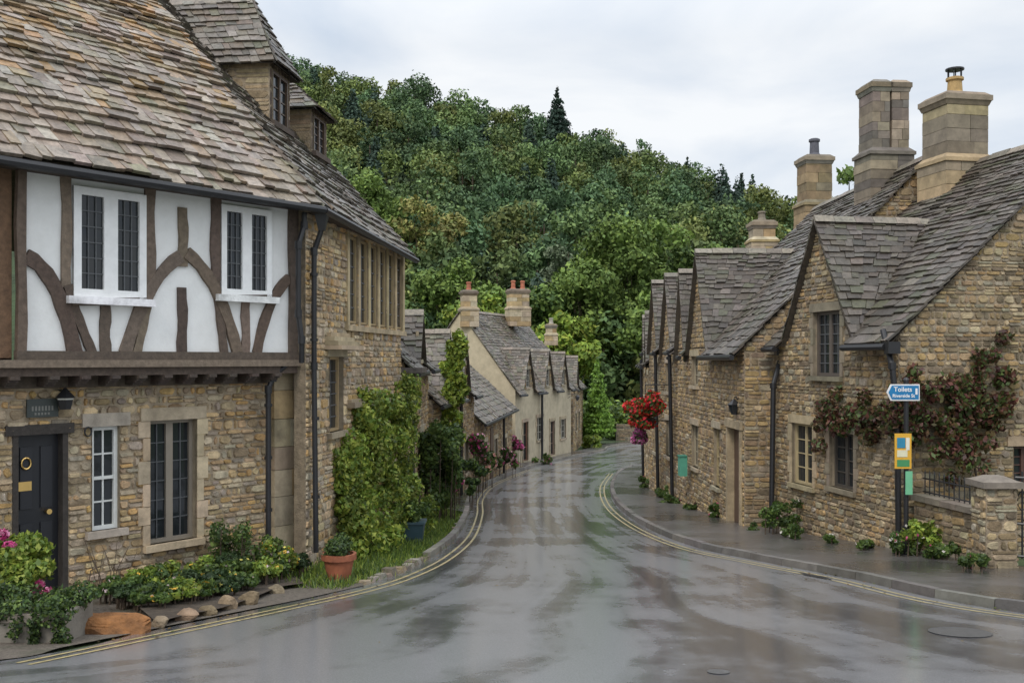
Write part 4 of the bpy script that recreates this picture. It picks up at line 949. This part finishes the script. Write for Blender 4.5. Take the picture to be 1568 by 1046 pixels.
leaves('foliage',B,[random.uniform(.7,1.3) for _ in B],8000,.017,GRD+GR,T.e); T.done()
T=Thing('terracotta_pot'); q=GP(519,890); b=T.mb('pot','terra'); b.lathe((q[0],q[1],g(q[1])),[(0,0),(.13,0),(.185,.28),(.215,.28),(.215,.35),(.18,.35),(.17,.30),(0,.29)],22)
B=[(q[0]+random.gauss(0,.07),q[1]+random.gauss(0,.07),g(q[1])+.42+random.gauss(0,.05),.10,.10,.09) for _ in range(11)]; leaves('foliage',B,None,3000,.02,GRD+GR,T.e); T.done()
T=Thing('blue_planter_box'); q=W(628,812,17.0); b=T.mb('box','paint'); zg=g(17)
b.hexa([(q[0]-.2,q[1]-.15,zg),(q[0]+.2,q[1]-.15,zg),(q[0]+.2,q[1]+.15,zg),(q[0]-.2,q[1]+.15,zg),(q[0]-.25,q[1]-.2,zg+.36),(q[0]+.25,q[1]-.2,zg+.36),(q[0]+.25,q[1]+.2,zg+.36),(q[0]-.25,q[1]+.2,zg+.36)],(.05,.09,.11)); b.box(q[0]-.27,q[0]+.27,q[1]-.22,q[1]+.22,zg+.36,zg+.40,(.06,.1,.12))
B=[(q[0]+random.gauss(0,.12),q[1]+random.gauss(0,.1),zg+.5+random.gauss(0,.05),.12,.12,.12) for _ in range(7)]; leaves('foliage',B,None,1300,.035,GR,T.e); T.done()
Lv=resamp(cat(Lpts[6:13])[:,:2],220)
n=34000; ii=rng.integers(0,220,n); off=rng.random(n)**1.3*1.5+.12
Lo=offset(Lv,-1.)-Lv
bx=Lv[ii]+Lo[ii]*off[:,None]+rng.normal(size=(n,2))*.05
bz=np.array([g(y) for y in bx[:,1]]); hgt=rng.uniform(.05,.2,n)*(.4+off*.6); a=rng.uniform(0,6.28,n); w_=.009
lean=rng.normal(size=(n,2))*.05
V=np.zeros((n,4,3)); dx=np.c_[np.cos(a),np.sin(a)]*w_
V[:,0,:2]=bx-dx;V[:,1,:2]=bx+dx;V[:,2,:2]=bx+lean+dx*.3;V[:,3,:2]=bx+lean-dx*.3; V[:,0,2]=V[:,1,2]=bz-.02; V[:,2,2]=V[:,3,2]=bz+hgt
pc=np.array(GRB+GR)[rng.integers(0,8,n)]
mk('grass_verge',V.reshape(-1,3),np.arange(n*4),np.arange(n)*4,np.repeat(pc,4,axis=0),M['leaf'])
T=Thing('verge_stones')
for i in range(0,220,2):
    p=Lv[i]; q2=Lv[i]+Lo[i]*(.14+random.uniform(-.05,.05)); 
    if p[1]<12.0: continue
    d_=Lv[min(219,i+2)]-p
    f=lambda v,z:(v[0],v[1],g(v[1])+z); h_=random.uniform(.03,.09)
    T.mb('stones','stone').hexa([f(p,-.03),f(p+d_*.93,-.03),f(q2+d_*.93,-.03),f(q2,-.03),f(p+(q2-p)*.2+d_*.08,h_),f(p+d_*.85+(q2-p)*.2,h_*.9),f(q2+d_*.85,h_),f(q2,h_)],pick(DARK))
T.done()
n=900; V=np.zeros((n,4,3)); cc=np.zeros((n,3))
for i in range(n):
    if i%2: C=Lm; s_=1
    else: C=Rm; s_=-1
    k=random.randrange(60,235); t_=C[min(239,k+1)]-C[k]; t_/=np.linalg.norm(t_); nn=np.array([-t_[1],t_[0]])*s_
    p=C[k]+t_*random.uniform(-.3,.3)+nn*abs(random.gauss(0,.25 if random.random()<.8 else 1.2)); sz_=random.uniform(.008,.028); an=random.uniform(0,6.28)
    for j in range(4):
        a=an+j*math.pi/2; r=sz_ if j%2 else sz_*.6; V[i,j]=(p[0]+r*math.cos(a),p[1]+r*math.sin(a),g(p[1])+.014+random.uniform(0,.008))
    cc[i]=random.choice([(.12,.07,.03),(.2,.13,.04),(.08,.06,.03),(.1,.12,.03)])
mk('fallen_leaves',V.reshape(-1,3),np.arange(n*4),np.arange(n)*4,np.repeat(cc,4,axis=0),M['leaf'])

# ---------------------------------------------------------------- far end: hedge, wall, trees
B=[(6+i*.55,64+random.uniform(-.3,.3),g(64)+1.2+random.uniform(-.2,.3),.7,.8,1.2) for i in range(22)]
plant('hedge',B,9000,.12,GR+GRB[:2],stem=False)
B=[(x_,70+random.uniform(-2,2),g(64)+random.uniform(.5,1.5),1.6,1.6,1.5) for x_ in np.linspace(-8,26,26)]
plant('distant_shrubs',B,14000,.16,GR+GRB[:2],stem=False)
T=Thing('stone_boundary_wall'); Fb=Fac((6.6,63.),(1,-.02),(0,-1)); wall(T.mb('walls','stone'),T.mb('mortar','stone'),Fb,[(0,-5.3),(5,-5.3),(5,-4.1),(0,-4.1)],[],.15,.35,DARK); T.mb('mortar','stone').face([Fb.P(0,-5.3,-.4),Fb.P(5,-5.3,-.4),Fb.P(5,-4.1,-.4),Fb.P(0,-4.1,-.4)],(.2,.2,.2)); 
T.mb('mortar','stone').face([Fb.P(0,-4.1,-.4),Fb.P(5,-4.1,-.4),Fb.P(5,-4.1,0),Fb.P(0,-4.1,0)],(.1,.1,.08)); T.done()
conifer('cypress_tree',(916-CX)/FL*60,60.5,g(60),5.3,1.1,[(.19,.32,.055),(.22,.36,.06),(.13,.23,.045)],7500,.10,16,'leaf')
YG=[(.135,.205,.05),(.17,.24,.055),(.11,.17,.046)]
for (px,py,Y,H,R,pal_,n_) in ((975,322,92,19,6.2,YG,22000),(905,395,88,14,4.6,YG,13000),(1040,380,90,15,4.5,GR,12000),(1090,350,94,17,5,YG,12000),(820,420,86,12,4.4,GR,11000),(760,430,84,11,3.8,YG,10000),(700,380,90,15,4.5,YG,12000),(655,292,105,20,5.6,[(.22,.20,.065),(.19,.185,.06),(.16,.19,.055)],14000),(560,250,108,22,5.5,YG,12000),(1170,345,98,16,5,GR,9000),(1300,250,70,15,3.0,YG,7000),(620,440,80,11,3.6,GR,8000),(870,470,78,9,3,GRB,7000),(730,440,79,9,2.8,GRB,6000),(1010,440,80,11,3.6,YG,8000),(870,370,97,14,4,[(.13,.175,.10),(.155,.19,.115)],9000)):
    zt_=(HY-py)/FL*Y; tree('deciduous_tree',(px-CX)/FL*Y,Y,zt_-H,H,R,pal_,n_,.22,.78,.3,38)
cols_=[(.9,1,.9),(1.15,1.1,.9),(.8,.9,.95),(1.3,1.2,.85),(.7,.85,.92),(1.0,1.05,.9),(1.35,1.1,.8),(.85,1.0,1.08)]
B=[];ti=[];CB=[];cti=[];trunks=MB()
y_=87.
while y_<204:
    sp=5.3+(y_-88)*.008
    x_=-.36*y_
    while x_<.40*y_:
        X=x_+random.uniform(-2,2); Y=y_+random.uniform(-2,2); z0=hill(X,Y)-.5; R=random.uniform(2.6,5.2); H=random.uniform(5.8,10.8)
        tc=random.choice(cols_); k0=random.uniform(.68,1.35)
        if random.random()<.09:
            for i in range(7):
                t=i/7; CB.append((X,Y,z0+H*1.15*(.2+.8*t),R*.6*(1-t)+.3,R*.6*(1-t)+.3,H*.13)); cti.append(random.uniform(.7,1.1))
        else:
            for i in range(13):
                v=rng.normal(size=3); v/=np.linalg.norm(v); r=R*random.uniform(.26,.44); fr_=random.uniform(.45,.72)
                B.append((X+v[0]*R*fr_,Y+v[1]*R*fr_,z0+H*.58+v[2]*H*.36,r,r,r*.9)); k=k0*random.uniform(.88,1.12); ti.append((tc[0]*k,tc[1]*k,tc[2]*k))
        trunks.cyl((X,Y,z0-.5),(X,Y,z0+H*.7),.2,.08,5)
        x_+=sp*random.uniform(.8,1.2)
    y_+=sp*.9
for i in range(900):
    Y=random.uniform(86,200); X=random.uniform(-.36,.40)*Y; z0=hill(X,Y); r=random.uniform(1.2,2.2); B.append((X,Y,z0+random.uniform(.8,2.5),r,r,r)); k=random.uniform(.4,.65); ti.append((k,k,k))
ef=empty('hillside_forest')
leaves('crowns',B,ti,720000,.27,[(.096,.142,.062),(.112,.162,.068),(.082,.122,.056),(.134,.182,.074)],ef,'leaf_far',shell=.4)
leaves('conifers',CB,cti,50000,.28,[(.048,.08,.06),(.058,.094,.066)],ef,'leaf_far',shell=.5)
trunks.done('trunks',M['bark'],ef)
Y=184; conifer('fir_tree',(853-CX)/FL*Y,Y,(HY-133)/FL*Y-15,15.3,5.0,[(.024,.045,.033),(.033,.056,.04)],16000,.26,13,pw=.95)
for px,top in ((1052,238),(1094,264),(1112,260),(1135,264),(1152,266)):
    Y=192; x_=(px-CX)/FL*Y; zt_=(HY-top)/FL*Y; conifer('fir_tree',x_,Y,zt_-10,10,2.4,[(.034,.06,.042),(.042,.07,.048)],2500,.28,10)

# ---------------------------------------------------------------- light and sky
w=bpy.data.worlds.new("World"); scene.world=w; w.use_nodes=True; N=w.node_tree.nodes; Lk=w.node_tree.links; bg=N['Background']
sky=N.new('ShaderNodeTexSky'); sky.sky_type='NISHITA'; sky.sun_disc=False; EL=math.radians(48); AZ=math.radians(205)
sky.sun_elevation=EL; sky.sun_rotation=AZ
tc=N.new('ShaderNodeTexCoord'); mp=N.new('ShaderNodeMapping'); mp.inputs['Scale'].default_value=(1,1,3.2); Lk.new(tc.outputs['Generated'],mp.inputs['Vector'])
nz=N.new('ShaderNodeTexNoise'); nz.inputs['Scale'].default_value=2.4; nz.inputs['Detail'].default_value=7; nz.inputs['Roughness'].default_value=.5; nz.inputs['Distortion'].default_value=.4; Lk.new(mp.outputs[0],nz.inputs['Vector'])
cr=N.new('ShaderNodeValToRGB'); cr.color_ramp.elements[0].position=.36; cr.color_ramp.elements[0].color=(.62,.70,.81,1); cr.color_ramp.elements[1].position=.62; cr.color_ramp.elements[1].color=(.93,.95,.97,1); Lk.new(nz.outputs['Fac'],cr.inputs[0])
# overcast sky: luminance rises towards the zenith
sp=N.new('ShaderNodeSeparateXYZ'); Lk.new(tc.outputs['Generated'],sp.inputs[0])
zr=N.new('ShaderNodeMapRange'); zr.inputs[1].default_value=.3; zr.inputs[2].default_value=.9; zr.inputs[3].default_value=10.6; zr.inputs[4].default_value=24.; Lk.new(sp.outputs['Z'],zr.inputs[0])
sc=N.new('ShaderNodeVectorMath'); sc.operation='SCALE'; Lk.new(zr.outputs[0],sc.inputs['Scale']); Lk.new(cr.outputs[0],sc.inputs[0])
mx=N.new('ShaderNodeMix'); mx.data_type='RGBA'; mx.inputs['Factor'].default_value=.93; Lk.new(sky.outputs[0],mx.inputs['A']); Lk.new(sc.outputs[0],mx.inputs['B'])
Lk.new(mx.outputs['Result'],bg.inputs['Color']); bg.inputs['Strength'].default_value=.1
sl=bpy.data.lights.new('sun','SUN'); sl.energy=1.5; sl.angle=math.radians(14); sl.color=(1,.94,.85)
so=bpy.data.objects.new('sun',sl); scene.collection.objects.link(so)
dv=Vector((math.sin(AZ)*math.cos(EL),math.cos(AZ)*math.cos(EL),math.sin(EL)))
so.rotation_euler=dv.to_track_quat('Z','Y').to_euler(); so.location=(0,-10,30)
cam=bpy.data.cameras.new('camera'); cam.lens=35; cam.sensor_width=36; cam.shift_y=27.5/1568; cam.clip_end=3000; cam.clip_start=.1
co=bpy.data.objects.new('camera',cam); scene.collection.objects.link(co); co.location=(0,0,0); co.rotation_euler=(math.radians(90),0,0); scene.camera=co
scene.view_settings.view_transform='Standard'; scene.view_settings.look='None'; scene.view_settings.exposure=0
